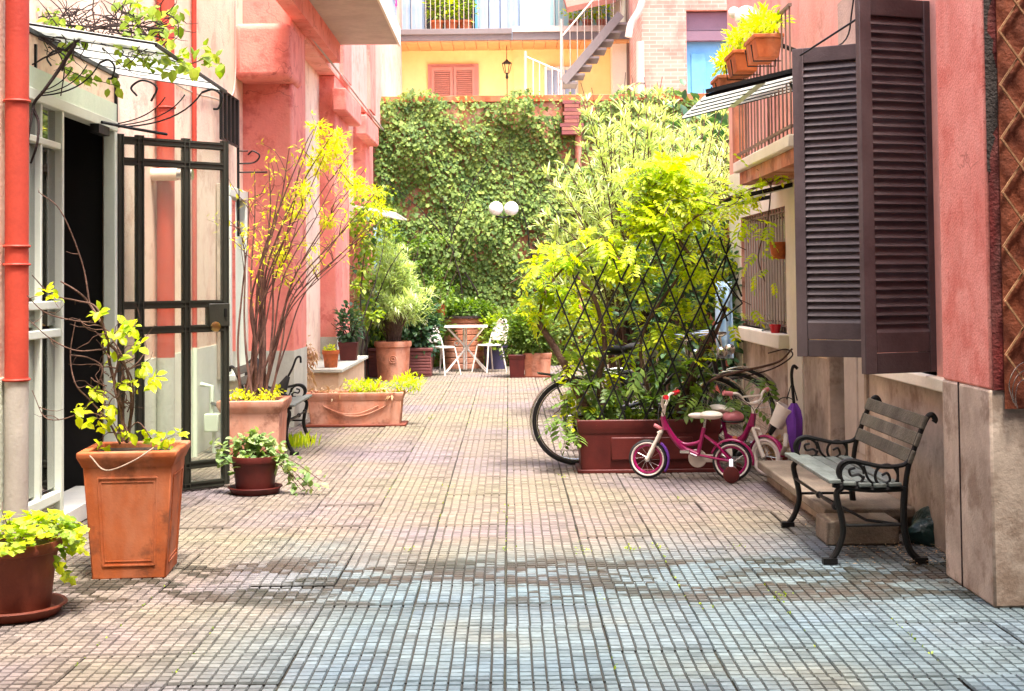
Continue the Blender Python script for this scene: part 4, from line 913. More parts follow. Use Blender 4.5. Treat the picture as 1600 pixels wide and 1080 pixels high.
def square_planter(label, p, w0, w1, h, mat, rz=0, name='square_planter', d0=None, d1=None, panels=True, rim=.06, lip=.035, cat='planter', soilc='soil', group=None):
    t = local(name, label, cat, group); d0 = d0 or w0; d1 = d1 or w1
    def rect(w, d, z): return [(-w/2,-d/2,z),(w/2,-d/2,z),(w/2,d/2,z),(-w/2,d/2,z)]
    b = MB(); b.hexa(rect(w0, d0, 0), rect(w1, d1, h-rim)); body = b.build('body', mat, t, bevel=.008)
    b = MB(); secs = [rect(w1+.005, d1+.005, h-rim-.03), rect(w1+lip*1.2, d1+lip*1.2, h-rim), rect(w1+lip*2, d1+lip*2, h-rim*.55), rect(w1+lip*2, d1+lip*2, h), rect(w1-lip*1.3, d1-lip*1.3, h), rect(w1-lip*1.3, d1-lip*1.3, h-.05)]
    vs = [v for s_ in secs for v in s_]; fs = []
    for i in range(len(secs)-1):
        for k in range(4): l = (k+1) % 4; fs.append((i*4+k, i*4+l, i*4+4+l, i*4+4+k))
    b.add(vs, fs); b.build('rim', mat, t, bevel=.008)
    b = MB(); b.hexa(rect(w1-lip*1.25, d1-lip*1.25, h-.055), rect(w1-lip*1.25, d1-lip*1.25, h-.03)); b.build('soil', soilc, t)
    if panels:
        for side in range(4):
            W0, W1, D0, D1 = (w0, w1, d0, d1) if side % 2 == 0 else (d0, d1, w0, w1)
            R = Matrix.Rotation(side*math.pi/2, 4, 'Z')
            for ins, ww in ((.16, .007), (.195, .004)):
                pts = []
                for u, v in ((-1,.12+ins-.16),(1,.12+ins-.16),(1,.86-ins+.16),(-1,.86-ins+.16)):
                    z = (h-rim)*v; hw = (W0+(W1-W0)*v)/2*(1-2*ins); dd = (D0+(D1-D0)*v)/2; pts.append(R @ Vector((u*hw, -dd, z)))
                f = MB()
                for k in range(4): f.bar(pts[k], pts[(k+1) % 4], ww, ww*1.3, R @ Vector((0,-1,0)))
                f.build('moulding', mat, t)
    place(t, p, rz); return t
# 1 tall square planter in front of the entrance
A, B_, C_ = gz(137, 906), gz(255, 902), gz(283, 882)
ctr = (A+C_)/2; tall = square_planter('tall tapered terracotta planter with panelled sides before the dark doorway', (ctr.x, ctr.y, 0), .37, .45, .655, 'terracotta', rad(4.5), lip=.026, rim=.05)
# 2 pot at the lower left corner
p = gz(8, 968); fp = round_pot('round brown pot on a saucer in the lower left corner', (p.x, p.y+.10, 0), .165, .205, .335, 'pot_brown')
FP = Vector((p.x, p.y+.10, .335))
# 3 pot with trailing plant
p = gz(398, 771); sp_ = round_pot('dark red pot on a saucer beside the gate', (p.x, p.y+.02, 0), .135, .17, .27, 'pot_darkred'); SP = Vector((p.x, p.y+.02, .27))
# 4 square planter with the many stemmed shrub
a = ay(337, 640, 11.75); c = ay(441, 640, 11.75); wq = c.x-a.x; SQ = Vector(((a.x+c.x)/2, 11.75+wq/2, 0)); sqh = ay(390, 627, 11.75).z
square_planter('square terracotta planter with thick rim holding the bare stemmed shrub', SQ, wq*.80, wq*.88, sqh, 'terracotta_pale', rad(1), lip=.033, rim=.075, panels=False)
# 5 long planter with a garland
a = gz(477, 668); c = gz(630, 668); lw = c.x-a.x; lh = ay(550, 614, a.y).z
GP = square_planter('long terracotta planter with a moulded garland on the left', ((a.x+c.x)/2, a.y+.19, 0), lw*.90, lw*.955, lh, 'terracotta_pale', 0, 'long_planter', .30, .34, False, .05, .018)
LP = Vector(((a.x+c.x)/2, a.y+.19, lh))
b = MB(); 
inv = Matrix.Translation((LP.x, LP.y, 0)); yy = LP.y-.172
for u0, u1, dz in ((-.33, .33, .11), (-.33, .25, .09)):
    b.tube([inv.translation*0+Vector((LP.x+u0+(u1-u0)*k/14, yy, lh*.62-dz*math.sin(math.pi*k/14))) for k in range(15)], .006, 6)
b.build('garland', 'terracotta_pale', GP, True)
b = MB(); b.box(LP.x-lw*.5, LP.x+lw*.52, LP.y-.19, LP.y+.19, .0, .025); b.build('tray', 'pot_brown', GP, bevel=.006)
# 6 ledge and the pots on it
a = ay(491, 577, 16.4); b = MB(); b.box(XL+.1, ay(529, 600, 16.4).x, 16.4, 19.3, 0, a.z-.04); t = thing('low_ledge', 'low plastered ledge with stone top along the left wall', 'ledge', (a.x, 17, 0)); b.build('base', 'peach_dado', t)
lx1 = ay(529, 600, 16.4).x; b = MB(); b.box(XL+.1, lx1+.05, 16.35, 19.35, a.z-.04, a.z); b.build('top_slab', 'dado_grey', t, bevel=.006); lz = a.z
p = ay(517, 575, 16.7); sm = round_pot('small orange pot on the near end of the low ledge', (p.x, 16.7, lz), .075, .098, .205, 'terracotta', False)
clumps([(p.x, 16.7, lz+.22)]*2, 60, .09, 'oval', .04, 'leaf_lime', sm, flat=.5)
p = ay(545, 558, 18.2); dk = square_planter('dark red square pot on the far end of the low ledge', (p.x, 18.2, lz), .20, .235, .24, 'pot_darkred', 0, 'square_pot', panels=False, rim=.03, lip=.01)
# 7 large round pot with rosette
p = gz(612, 596); bp_ = Vector((p.x, p.y+.28, 0)); bigp = round_pot('large round terracotta pot with a moulded rosette on the left', bp_, .235, .275, .60, 'terracotta_pale', False, rim=.09)
b = MB(); b.ring((bp_.x+.02, bp_.y-.262, .33), .055, .010, 20, 6, 'y'); b.ring((bp_.x+.02, bp_.y-.262, .33), .028, .010, 14, 6, 'y'); b.build('rosette', 'terracotta_pale', bigp, True)
# 8 ribbed plum planter behind it
a = gz(572, 590); c = gz(673, 590); t = thing('ribbed_planter', 'ribbed plum coloured trough behind the large round pot', 'planter', ((a.x+c.x)/2, a.y+.2, 0))
b = MB(); b.box(a.x, c.x, a.y, a.y+.42, 0, .41); b.build('body', 'plum_box', t, bevel=.01); b = MB(); b.box(a.x-.03, c.x+.03, a.y-.03, a.y+.45, .41, .46); b.build('rim', 'plum_box', t, bevel=.01)
for k in range(7): b = MB(); b.box(a.x+.01, c.x-.01, a.y-.012, a.y, .05+k*.05, .085+k*.05); b.build('rib', 'plum_box', t, bevel=.004)
RPT = t; RP = Vector(((a.x+c.x)/2, a.y+.2, .46))
# 9 brick tub at the very back
p = gz(724, 577); t = thing('brick_tub', 'tall round brick coloured tub behind the garden table', 'planter', (p.x, p.y+.36, 0)); BT = Vector((p.x, p.y+.36, .90))
for k in range(9):
    b = MB(); b.lathe([(.001,k*.098),(.335,k*.098),(.345,k*.098+.01),(.345,k*.098+.08),(.335,k*.098+.09),(.001,k*.098+.09)], (BT.x, BT.y, 0), 30, cap=False); b.build('brick_band', 'terracotta_pale', t, True)
b = MB(); b.lathe([(.30,.87),(.40,.87),(.40,.91),(.30,.91)], (BT.x, BT.y, 0), 30); b.build('rim', 'bark_dark', t, True); BTT = t
p = gz(774, 578); nv = round_pot('dark blue glazed pot beside the garden chair', (p.x, p.y+.3, 0), .17, .21, .42, 'navy_pot', False); NV = Vector((p.x, p.y+.3, .42))
# 10 planters right of the table
p = gz(806, 591); dr_ = square_planter('dark red square pot left of the bushy terracotta trough', (p.x+.02, p.y+.16, 0), .22, .25, .36, 'pot_darkred', 0, 'square_pot', panels=False, rim=.04, lip=.012)
a = gz(818, 590); c = gz(862, 590); bt_ = square_planter('terracotta trough with a dense green bush at the back', ((a.x+c.x)/2, a.y+.2, 0), .38, .43, .38, 'terracotta_pale', 0, 'square_planter', panels=False, rim=.05, lip=.012); BU = Vector(((a.x+c.x)/2, a.y+.2, .38))
b = MB(); b.box(a.x-.02, c.x+.03, a.y-.02, a.y+.42, -.0, .02); b.build('tray', 'pot_brown', bt_)
# 11 big dark red trough with the trellis
a = gz(905, 741); RT = Vector((a.x+.55, a.y+.22, 0)); rth = ay(1000, 656, a.y).z
rt = square_planter('large dark red plastic trough with lattice trellis and climber', RT, 1.06, 1.09, rth, 'pot_darkred', 0, 'long_planter', .36, .40, False, .075, .016)
b = MB(); b.box(RT.x-.56, RT.x+.56, RT.y-.21, RT.y+.21, -.0, .03); b.build('tray', 'pot_darkred', rt, bevel=.006)
b = MB(); b.box(RT.x-.30, RT.x+.34, RT.y-.205, RT.y-.18, .10, .28); b.build('relief_panel', 'pot_darkred', rt, bevel=.01)

# ================================================================== LATTICE TRELLIS
t = thing('lattice_trellis', 'black expanding lattice trellis rising from the dark red trough', 'trellis', (RT.x, RT.y-.16, rth)); TY = RT.y-.16
def clipseg(p, d, poly):
    ts = []
    for i in range(len(poly)):
        a, c = poly[i], poly[(i+1) % len(poly)]; e = (c[0]-a[0], c[1]-a[1]); den = d[0]*e[1]-d[1]*e[0]
        if abs(den) < 1e-9: continue
        u = ((a[0]-p[0])*e[1]-(a[1]-p[1])*e[0])/den; s_ = ((a[0]-p[0])*d[1]-(a[1]-p[1])*d[0])/den
        if 0 <= s_ <= 1: ts.append(u)
    ts.sort(); return ts
outl = [(905,655),(858,470),(878,438),(962,396),(1008,372),(1045,366),(1140,372),(1162,478),(1118,520),(1100,655)]
for fam, dxdy, Y0 in ((1, .37, TY), (-1, .50, TY-.014)):
    for k in range(-14, 15):
        p = (1000+k*36.0+random.uniform(-3,3), 520); d = (fam*dxdy+random.uniform(-.01,.01), 1.0)
        ts = clipseg(p, d, outl)
        if len(ts) < 2 or ts[-1]-ts[0] < 40: continue
        A = ay(p[0]+d[0]*ts[0], p[1]+ts[0], Y0); C = ay(p[0]+d[0]*ts[-1], p[1]+ts[-1], Y0); b = MB(); b.bar(A, C, .013, .021, (0,-1,0)); b.build('slat', 'iron_black', t)
zig = [(1140,372),(1128,432),(1160,474),(1112,512),(1126,540)]
for q0, q1 in zip(zig[:-1], zig[1:]): b = MB(); b.bar(ay(*q0, TY-.02), ay(*q1, TY-.02), .010, .017, (0,-1,0)); b.build('slat', 'iron_black', t)

# ================================================================== BICYCLES
def wheel(parent, cx, cz, R, tr, tyre, rimm, nsp, y=0, hub=.02, spoke='chrome', rimw=.012):
    b = MB(); b.ring((cx, y, cz), R-tr*2.0, rimw, 40, 8, 'y'); wo = b.build('wheel', rimm, parent, True)
    b = MB(); b.ring((cx, y, cz), R-tr, tr, 44, 10, 'y'); b.build('tyre', tyre, wo, True)
    b = MB()
    for k in range(nsp): an = 2*math.pi*k/nsp; b.tube([(cx+hub*math.cos(an+.5), y+(.02 if k % 2 else -.02), cz+hub*math.sin(an+.5)), (cx+(R-2*tr)*math.cos(an), y, cz+(R-2*tr)*math.sin(an))], .0014, 4)
    b.lathe([(.012,-.035),(hub,-.03),(hub*.7,0),(hub,.03),(.012,.035)], (cx, y, cz), 12, 'y'); b.build('spokes', spoke, wo, True); return wo
def mudguard(parent, cx, cz, R, a0, a1, mat, w=.022, y=0, name='mudguard'):
    n = 14; rows = []
    for k in range(n+1):
        an = rad(a0+(a1-a0)*k/n); u = Vector((math.cos(an), 0, math.sin(an))); c = Vector((cx, y, cz))
        rows.append([c+u*(R-.008)+Vector((0,-w,0)), c+u*(R+.004)+Vector((0,-w*.6,0)), c+u*(R+.007), c+u*(R+.004)+Vector((0,w*.6,0)), c+u*(R-.008)+Vector((0,w,0))])
    b = MB(); b.sheet(rows); o = b.build(name, mat, parent, True); m = o.modifiers.new('solid', 'SOLIDIFY'); m.thickness = .003
def city_bike(label, group):
    t = local('bicycle', label, 'bicycle', group); R = .355; wb = 1.10
    for cx in (0, wb): wheel(t, cx, R, R, .019, 'black_rubber', 'chrome', 28); mudguard(t, cx, R, R+.015, *((60, 205) if cx == 0 else (20, 165)), 'chrome')
    b = MB(); bb = (.47, 0, .29); st = (.36, 0, .78); ht = (.93, 0, .84); hb_ = (.96, 0, .66)
    b.tube([bb, st], .016, 10); b.tube([hb_, (.62, 0, .40), bb], .018, 10); b.tube([ht, (.62, 0, .52), (.43, 0, .46)], .016, 10); b.tube([ht, hb_], .020, 10)
    for s in (-1, 1): b.tube([bb, (.0, .05*s, R)], .010, 8); b.tube([(.37, 0, .74), (.0, .055*s, R)], .009, 8)
    b.build('frame', 'black_paint', t, True)
    b = MB()
    for s in (-1, 1): b.tube([hb_, (.975, .045*s, .60), (1.05, .05*s, .42), (wb, .05*s, R)], .011, 8)
    b.build('fork', 'black_paint', t, True)
    b = MB(); b.tube([ht, (.91, 0, 1.0)], .013, 8); b.tube(spline([(.68, -.27, 1.0), (.82, -.27, 1.03), (.93, -.18, 1.03), (.92, 0, 1.0), (.93, .18, 1.03), (.82, .27, 1.03), (.68, .27, 1.0)]), .012, 8); hbr = b.build('handlebar', 'chrome', t, True)
    for s in (-1, 1): b = MB(); b.tube([(.66, .27*s, .995), (.78, .27*s, 1.025)], .018, 8); b.build('grip', 'black_rubber', hbr, True)
    b = MB(); b.tube([st, (.34, 0, .90)], .013, 8); b.build('seat_post', 'chrome', t, True)
    b = MB(); b.sphere((.30, 0, .93), .13, 16, 10, (1.0, .75, .32)); b.sphere((.44, 0, .935), .09, 12, 8, (1.0, .40, .32)); b.build('saddle', 'black_rubber', t, True)
    b = MB(); b.tube([(.33,.0,.66), (-.30, -.07, .75)], .007, 6); b.tube([(.33,.0,.66), (-.30, .07, .75)], .007, 6); b.tube([(-.30,-.07,.75), (-.30,.07,.75)], .007, 6); b.tube([(-.2,-.07,.74), (0,-.06,R)], .006, 6); b.tube([(-.2,.07,.74), (0,.06,R)], .006, 6); b.build('rack', 'black_paint', t, True)
    b = MB(); b.box(-.03, .55, -.075, -.060, .24, .42); b.build('chain_guard', 'black_paint', t, bevel=.03)
    b = MB(); b.tube([(.47,-.10,.29), (.55,-.10,.14)], .010, 6); b.box(.50, .60, -.19, -.10, .125, .15); b.tube([(.47,.09,.29), (.39,.09,.44)], .010, 6); b.box(.34, .44, .09, .18, .43, .455); b.build('crank', 'chrome', t)
    b = MB(); b.sphere((1.0, 0, .88), .05, 12, 8); b.build('headlamp', 'chrome', t, True)
    return t
wl = gz(900, 727); t = city_bike('black city bicycle parked right behind the red trough', 'city bicycles behind the trough'); place(t, (wl.x, wl.y+.02, 0), rad(3))
t2 = copy_tree(t); t2['label'] = 'second black bicycle farther behind the red trough, mostly hidden'; place(t2, (wl.x+.27, wl.y+.50, 0), rad(-2), 0)
t3 = copy_tree(t); t3['label'] = 'third black bicycle deepest behind the red trough, only glimpsed through leaves'; place(t3, (wl.x+.42, wl.y+.95, 0), rad(2))
def kid_bike(label, group, seatm, framem, R=.147, second=False):
    """front towards local +x, training wheels at the rear"""
    t = local('kids_bicycle', label, 'kids bicycle', group); wb = .635
    tm = 'white_rubber'; rm = 'magenta_paint'
    for cx in (0, wb):
        wo = wheel(t, cx, R, R, .020, 'black_rubber' if not second else 'white_rubber', rm if not second else 'cream_plastic', 12, rimw=.014)
        if not second:
            for s in (-1, 1): b = MB(); b.ring((cx, s*.012, R), R-.024, .010, 36, 6, 'y'); b.build('tyre_wall', 'white_rubber', wo, True)
    b = MB(); bb = Vector((.255, 0, .185)); b.tube(spline([(.515,0,.455),(.50,0,.42),(.44,0,.32),(.36,0,.225),tuple(bb)]), [.021]*24+[.021], 12) if False else b.tube(spline([(.505,0,.44),(.46,0,.35),(.38,0,.245),tuple(bb)]), .022, 12)
    b.tube(spline([(.44,0,.315),(.36,0,.265),(.28,0,.27),(.23,0,.29)]), .014, 10); b.tube([(.515,0,.47),(.495,0,.37)], .023, 12); b.tube([bb, (.205,0,.39)], .016, 10)
    for s in (-1, 1): b.tube([bb, (0,.04*s,R)], .009, 8); b.tube([(.215,0,.34), (.10,.035*s,.26), (0,.04*s,R)], .009, 8)
    b.build('frame', framem, t, True)
    b = MB(); b.tube([(.53,0,.36),(.555,.02,.345)], .01, 8)
    for s in (-1, 1): b.tube([(.53,.03*s,.355),(wb,.035*s,R)], [.013,.017], 10)
    b.tube([(.53,-.03,.355),(.53,.03,.355)], .012, 8); b.build('fork', 'cream_plastic', t, True)
    b = MB(); b.tube([(.515,0,.47),(.50,0,.56)], .014, 8); b.tube(spline([(.46,-.22,.63),(.49,-.14,.62),(.505,-.07,.55),(.505,.07,.55),(.49,.14,.62),(.46,.22,.63)]), .011, 8); b.tube([(.497,-.10,.60),(.497,.10,.60)], .008, 6); hbr = b.build('handlebar', 'cream_plastic', t, True)
    for s in (-1, 1): b = MB(); b.tube([(.465,.19*s,.628),(.44,.26*s,.635)], .018, 10); b.build('grip', 'red_gloss' if not second else 'pink_plastic', hbr, True)
    b = MB(); b.tube([(.205,0,.39),(.195,0,.46)], .011, 8); b.build('seat_post', 'chrome', t, True)
    b = MB(); b.sphere((.15,0,.485), .085, 16, 10, (1.05,.85,.38)); b.sphere((.25,0,.48), .06, 14, 8, (1.25,.55,.38)); b.build('saddle', seatm, t, True)
    mudguard(t, 0, R, R+.014, 20, 190, 'magenta_paint', .024); mudguard(t, wb, R, R+.014, 130, 215 if not second else 175, 'purple' if not second else 'magenta_paint', .022)
    if second: mudguard(t, wb, R, R+.016, 5, 130, 'magenta_paint', .026)
    b = MB(); b.lathe([(.001,-.008),(.066,-.008),(.072,0),(.066,.008),(.001,.008)], (.265,-.045,.155), 20, 'y'); b.box(.02,.25,-.055,-.037,.128,.185); b.build('chain_guard', 'cream_plastic', t, bevel=.004)
    b = MB(); b.tube([(.255,-.06,.185),(.17,-.065,.15)], .007, 6); b.box(.13,.20,-.12,-.065,.135,.155); b.tube([(.255,.06,.185),(.34,.065,.22)], .007, 6); b.box(.30,.37,.065,.12,.21,.23); b.build('crank', 'chrome', t)
    for s in (-1, 1):
        b = MB(); b.bar((0,.06*s,R+.02),(-.01,.11*s,.065), .008, .028, (1,0,0)); b.build('stabiliser_arm', 'chrome', t)
        b = MB(); b.lathe([(.001,-.018),(.045,-.018),(.058,-.014),(.062,0),(.058,.014),(.045,.018),(.001,.018)], (-.01,.13*s,.062), 24, 'y'); b.build('stabiliser_wheel', 'pot_darkred', t, True)
    b = MB(); b.tube(spline([(.45,-.19,.63),(.53,-.14,.58),(.56,-.05,.50),(.545,-.03,.38)]), .003, 5); b.tube(spline([(.45,.19,.63),(.54,.12,.60),(.50,.03,.48),(.40,0,.30),(.26,0,.23)]), .003, 5); b.build('brake_cable', 'black_rubber', t, True)
    if not second:
        b = MB(); b.tube([(.53,-.03,.37),(.59,-.03,.40)], .014, 8); b.build('horn', 'pink_plastic', t, True)
        b = MB(); b.sphere((-.02,-.03,.31), .03, 10, 6, (.7,.4,.7)); b.build('reflector', 'terracotta', t, True)
    return t
fw = gz(1012, 748); rw = gz(1145, 752); t = kid_bike('magenta kids bicycle with stabilisers and cream saddle before the red trough', None, 'cream_plastic', 'magenta_paint')
d = fw-rw; place(t, (rw.x, rw.y+.02, 0), math.atan2(d.y, d.x))
fw2 = gz(1199, 745); t = kid_bike('second kids bicycle with white handlebar and pale tyre, right of the magenta one', None, 'cream_plastic', 'magenta_paint', .147, True)
yaw = rad(-50); place(t, (fw2.x-.635*math.cos(yaw), fw2.y+.02-.635*math.sin(yaw), 0), yaw)
q = ay(1147, 653, 11.0); t = thing('bicycle_helmet', 'pink kids helmet lying between the two kids bicycles', 'helmet', (q.x, 11.05, q.z))
b = MB(); b.sphere((q.x, 11.05, q.z), .075, 18, 12, (1.15, .9, .72)); b.build('shell', 'pink_plastic', t, True); b = MB(); b.ring((q.x, 11.05, q.z-.03), .078, .008, 20, 6, 'z'); b.build('rim', 'black_rubber', t, True)
# purple umbrella, bucket, dry flowers against the right wall
q = ay(1241, 640, 10.7); t = thing('closed_umbrella', 'purple closed umbrella hanging by the right door', 'umbrella', (q.x, 10.7, .2))
zt_, zb_ = ay(1241, 630, 10.7).z, ay(1241, 712, 10.7).z
b = MB()
prof = [(.006,zb_),(.028,zb_+.03),(.05,zb_+.15),(.056,zb_+.28),(.045,zt_-.05),(.02,zt_)]
vs = []; n = 20
for r, z in prof:
    for k in range(n): an = 2*math.pi*k/n; rr = r*(1+.22*math.cos(5*an+z*6)); vs.append((q.x+rr*math.cos(an), 10.7+rr*math.sin(an), z))
b.add(vs, [(i*n+k, i*n+(k+1) % n, (i+1)*n+(k+1) % n, (i+1)*n+k) for i in range(len(prof)-1) for k in range(n)]); b.build('canopy_cloth', 'purple', t, True)
b = MB(); b.tube(spline([(q.x, 10.7, zt_-.02), (q.x-.01, 10.7, zt_+.12), (q.x-.015, 10.7, zt_+.22), (q.x+.0, 10.7, zt_+.28), (q.x+.03, 10.7, zt_+.26)]), .012, 8); b.tube([(q.x-.06, 10.68, zt_+.03), (q.x-.01, 10.7, zt_+.17), (q.x+.02, 10.68, zt_+.02)], .006, 6); b.build('handle', 'iron_black', t, True)
q = ay(1222, 648, 10.75); t = thing('tin_bucket', 'tilted white bucket hanging beside the purple umbrella', 'bucket', (q.x, 10.75, q.z))
b = MB(); b.M = Matrix.Translation((q.x, 10.75, q.z)) @ Euler((rad(10), rad(28), 0)).to_matrix().to_4x4(); b.lathe([(.001,-.10),(.055,-.10),(.075,.06),(.080,.06),(.080,.07),(.070,.07),(.052,-.09),(.001,-.09)], (0,0,0), 24, cap=False); b.build('body', 'cream_plastic', t, True)
b = MB(); b.M = Matrix.Translation((q.x, 10.75, q.z)) @ Euler((rad(10), rad(28), 0)).to_matrix().to_4x4(); b.tube([(.078*math.cos(rad(a)), .01, .065+.075*math.sin(rad(a))) for a in range(0, 181, 15)], .004, 6); b.build('bail', 'iron_black', t, True)
q = gz(1213, 742); t = thing('dry_bouquet', 'bundle of dry straw coloured flowers in a pot behind the kids bicycles', 'dried flowers', (q.x, q.y, 0))
b = MB(); b.lathe([(.001,0),(.07,0),(.09,.14),(.07,.14),(.001,.13)], (q.x, q.y, 0), 20, cap=False); b.build('pot', 'pot_brown', t, True); clumps([(q.x, q.y, .24), (q.x-.03, q.y, .19), (q.x+.03, q.y, .18)], 120, .09, 'oval', .035, 'leaf_dry', t)
b = MB(); b.tube(spline([gz(1205, 745)+Vector((0,0,.02)), gz(1213, 738)+Vector((0,.02,.05)), ay(1226, 700, 10.5), ay(1228, 680, 10.6)]), .018, 8); tag(b.build('rubber_hose', 'pipe_grey', None, True), 'grey hose curling up beside the purple umbrella', 'hose')

# ================================================================== TABLE AND CHAIRS
p = gz(729, 580); t = thing('garden_table', 'white metal garden table with crossed legs at the back', 'table', (p.x, p.y, 0)); TX, TYY = p.x, p.y
b = MB(); b.box(TX-.36, TX+.36, TYY-.30, TYY+.30, .735, .765); b.build('table_top', 'white_metal', t, bevel=.008)
for sx in (-1, 1):
    for sy in (-1, 1):
        b = MB(); b.tube([(TX+.30*sx, TYY+.25*sy, .735), (TX+.03*sx, TYY+.02*sy, .42), (TX+.03*sx, TYY+.02*sy, .36), (TX+.33*sx, TYY+.27*sy, .0)], .016, 8); b.build('leg', 'white_metal', t, True)
b = MB(); b.tube([(TX-.04, TYY, 0.03), (TX-.04, TYY, .735)], .020, 10); b.tube([(TX+.0, TYY, 0.03), (TX+.0, TYY, .735)], .014, 10); b.ring((TX-.16, TYY-.03, .47), .035, .012, 16, 6, 'y'); b.build('column', 'white_metal', t, True)
def chair(label, loc, rz):
    t = local('garden_chair', label, 'chair', 'white chairs at the garden table')     # faces local +x
    b = MB(); b.lathe([(.001,.435),(.19,.435),(.205,.445),(.20,.46),(.001,.455)], (0,0,0), 24, cap=False); b.build('seat', 'white_metal', t, True)
    for x, y in ((.15,.14),(.15,-.14),(-.14,.13),(-.14,-.13)): b = MB(); b.tube([(x,y,.44),(x*1.55,y*1.35,0)], .012, 8); b.build('leg', 'white_metal', t, True)
    b = MB(); pts = [(-.17-.12*math.sin(max(0, s_)), .20*math.cos(s_), .46+.42*max(0, math.sin(s_))) for s_ in np.linspace(0, math.pi, 17)]; b.tube(pts, .013, 8)
    rows = []
    for i in range(9):
        u = i/8; hw = .19*math.sqrt(max(.02, 1-((u-.35)/.70)**2)); rows.append([(-.185-.10*u-.03*math.cos(v*1.4), hw*v, .52+.35*u) for v in np.linspace(-1, 1, 9)])
    b.sheet(rows); o = b.build('backrest', 'straw' if False else 'white_metal', t, True); m = o.modifiers.new('s', 'SOLIDIFY'); m.thickness = .012
    place(t, loc, rz); return t
p = gz(762, 580); chair('white garden chair with rounded back right of the table', (p.x+.04, p.y-.20, 0), rad(222))
p = gz(693, 586); chair('white garden chair partly hidden left of the table', (p.x-.02, p.y+.0, 0), rad(-40))
# twin globe lamp on the ivy wall
t = thing('twin_globe_lamp', 'two white globe lamps on one arm before the ivy wall', 'lamp', ay(787, 326, 24.4))
for px in (775, 799): q = ay(px, 326, 24.4); b = MB(); b.sphere(q, .125, 24, 16); b.build('globe', 'opal', t, True)
q = ay(787, 326, 24.4); b = MB(); b.tube([ay(775, 338, 24.4), ay(787, 340, 24.4), ay(799, 338, 24.4)], .016, 8); b.tube([ay(787, 340, 24.4), ay(787, 350, 24.8), (q.x, YB, q.z-.3)], .018, 8); b.build('arm', 'iron_black', t, True)
# balcony lamp, right
q = ay(1166, 27, 11.6); t = thing('globe_lamp', 'cream globe lamp above the flower boxes on the right', 'lamp', q)
b = MB(); b.sphere(q, .095, 24, 16); b.build('globe', 'opal', t, True); b = MB(); b.tube([q+Vector((.07,0,-.08)), ay(1198, 62, 11.2), Vector((XR, 11.2, 3.3))], .02, 8); b.build('arm', 'iron_black', t, True)
b = MB(); b.sphere(ay(1147, 20, 11.9), .05, 16, 10); tag(b.build('small_globe', 'opal', None, True), 'smaller white globe left of the cream globe lamp', 'lamp')
# flower boxes on the right balcony
def flower_box(label, c, L, wd, h):
    c = Vector(c); t = thing('flower_box', label, 'flower box', c, 0, 'flower boxes on the right balcony')
    b = MB(); w0 = wd*.38; w1 = wd*.5; b.hexa([(c.x-w0,c.y-L*.46,c.z-h),(c.x+w0,c.y-L*.46,c.z-h),(c.x+w0,c.y+L*.46,c.z-h),(c.x-w0,c.y+L*.46,c.z-h)], [(c.x-w1,c.y-L*.5,c.z-.03),(c.x+w1,c.y-L*.5,c.z-.03),(c.x+w1,c.y+L*.5,c.z-.03),(c.x-w1,c.y+L*.5,c.z-.03)]); b.build('body', 'terracotta', t, bevel=.006)
    b = MB(); b.box(c.x-w1-.012, c.x+w1+.012, c.y-L*.5-.012, c.y+L*.5+.012, c.z-.03, c.z); b.build('rim', 'terracotta', t, bevel=.006)
    for yy in (-.3, .3):
        b = MB(); b.tube([(c.x+wd*.6, c.y+L*yy, c.z-.02), (c.x+wd*.55, c.y+L*yy, c.z-h-.02), (c.x-wd*.5, c.y+L*yy, c.z-h-.02), (c.x-wd*.58, c.y+L*yy, c.z-h*.4)], .006, 6); b.build('hanger', 'iron_black', t, True)
    clumps([(c.x+random.uniform(-.05,.05), c.y+L*u, c.z+random.uniform(.06,.16)) for u in np.linspace(-.5,.5,7)], 55, .10, 'slim', .07, 'leaf_lime', t, flat=.9, droop=.1)
    return t
flower_box('nearest flower box hanging on the right balcony railing', ay(1193, 60, 10.45), .42, .20, .17)
flower_box('middle flower box hanging on the right balcony railing', ay(1160, 84, 11.15), .44, .20, .17)
flower_box('farthest flower box hanging on the right balcony railing, just above the canopy', ay(1136, 122, 11.8), .40, .20, .14)
# pots and jars on the barred window
q = ay(1222, 392, 12.0); t = thing('hanging_pot', 'half round terracotta pot hung on the barred window', 'flower pot', q); q.x = XR-.06
b = MB(); b.lathe([(.001,-.07),(.055,-.07),(.075,.06),(.082,.06),(.082,.075),(.068,.075),(.001,.06)], q, 24, cap=False); b.build('pot', 'terracotta', t, True)
q = ay(1205, 516, 12.3); b = MB(); b.lathe([(.001,0),(.035,0),(.05,.06),(.055,.075),(.045,.075),(.001,.065)], (XR-.05, 12.25, 1.03), 20, cap=False); tag(b.build('cup', 'red_gloss', None, True), 'small red cup on the sill of the barred window', 'cup')
t = thing('glass_lantern', 'little glass lantern with wire handle on the barred window sill', 'lantern', (XR-.05, 12.65, 1.03)); b = MB(); b.box(XR-.085, XR-.015, 12.615, 12.685, 1.04, 1.12); b.build('glass', 'glass_clear', t)
b = MB(); b.box(XR-.09, XR-.01, 12.61, 12.69, 1.03, 1.042); b.box(XR-.09, XR-.01, 12.61, 12.69, 1.12, 1.132); b.tube([(XR-.08,12.65,1.13),(XR-.07,12.65,1.18),(XR-.03,12.65,1.18),(XR-.02,12.65,1.13)], .004, 6); b.build('frame', 'chrome', t)
b = MB(); b.tube(spline([ay(1200,552,11.6), ay(1228,546,11.6), ay(1238,556,11.5), ay(1210,575,11.6), ay(1165,588,11.7), ay(1110,600,11.7)]), .006, 6); tag(b.build('loose_cable', 'bark_dark', None, True), 'dark loose cable hanging below the barred window sill', 'cable')
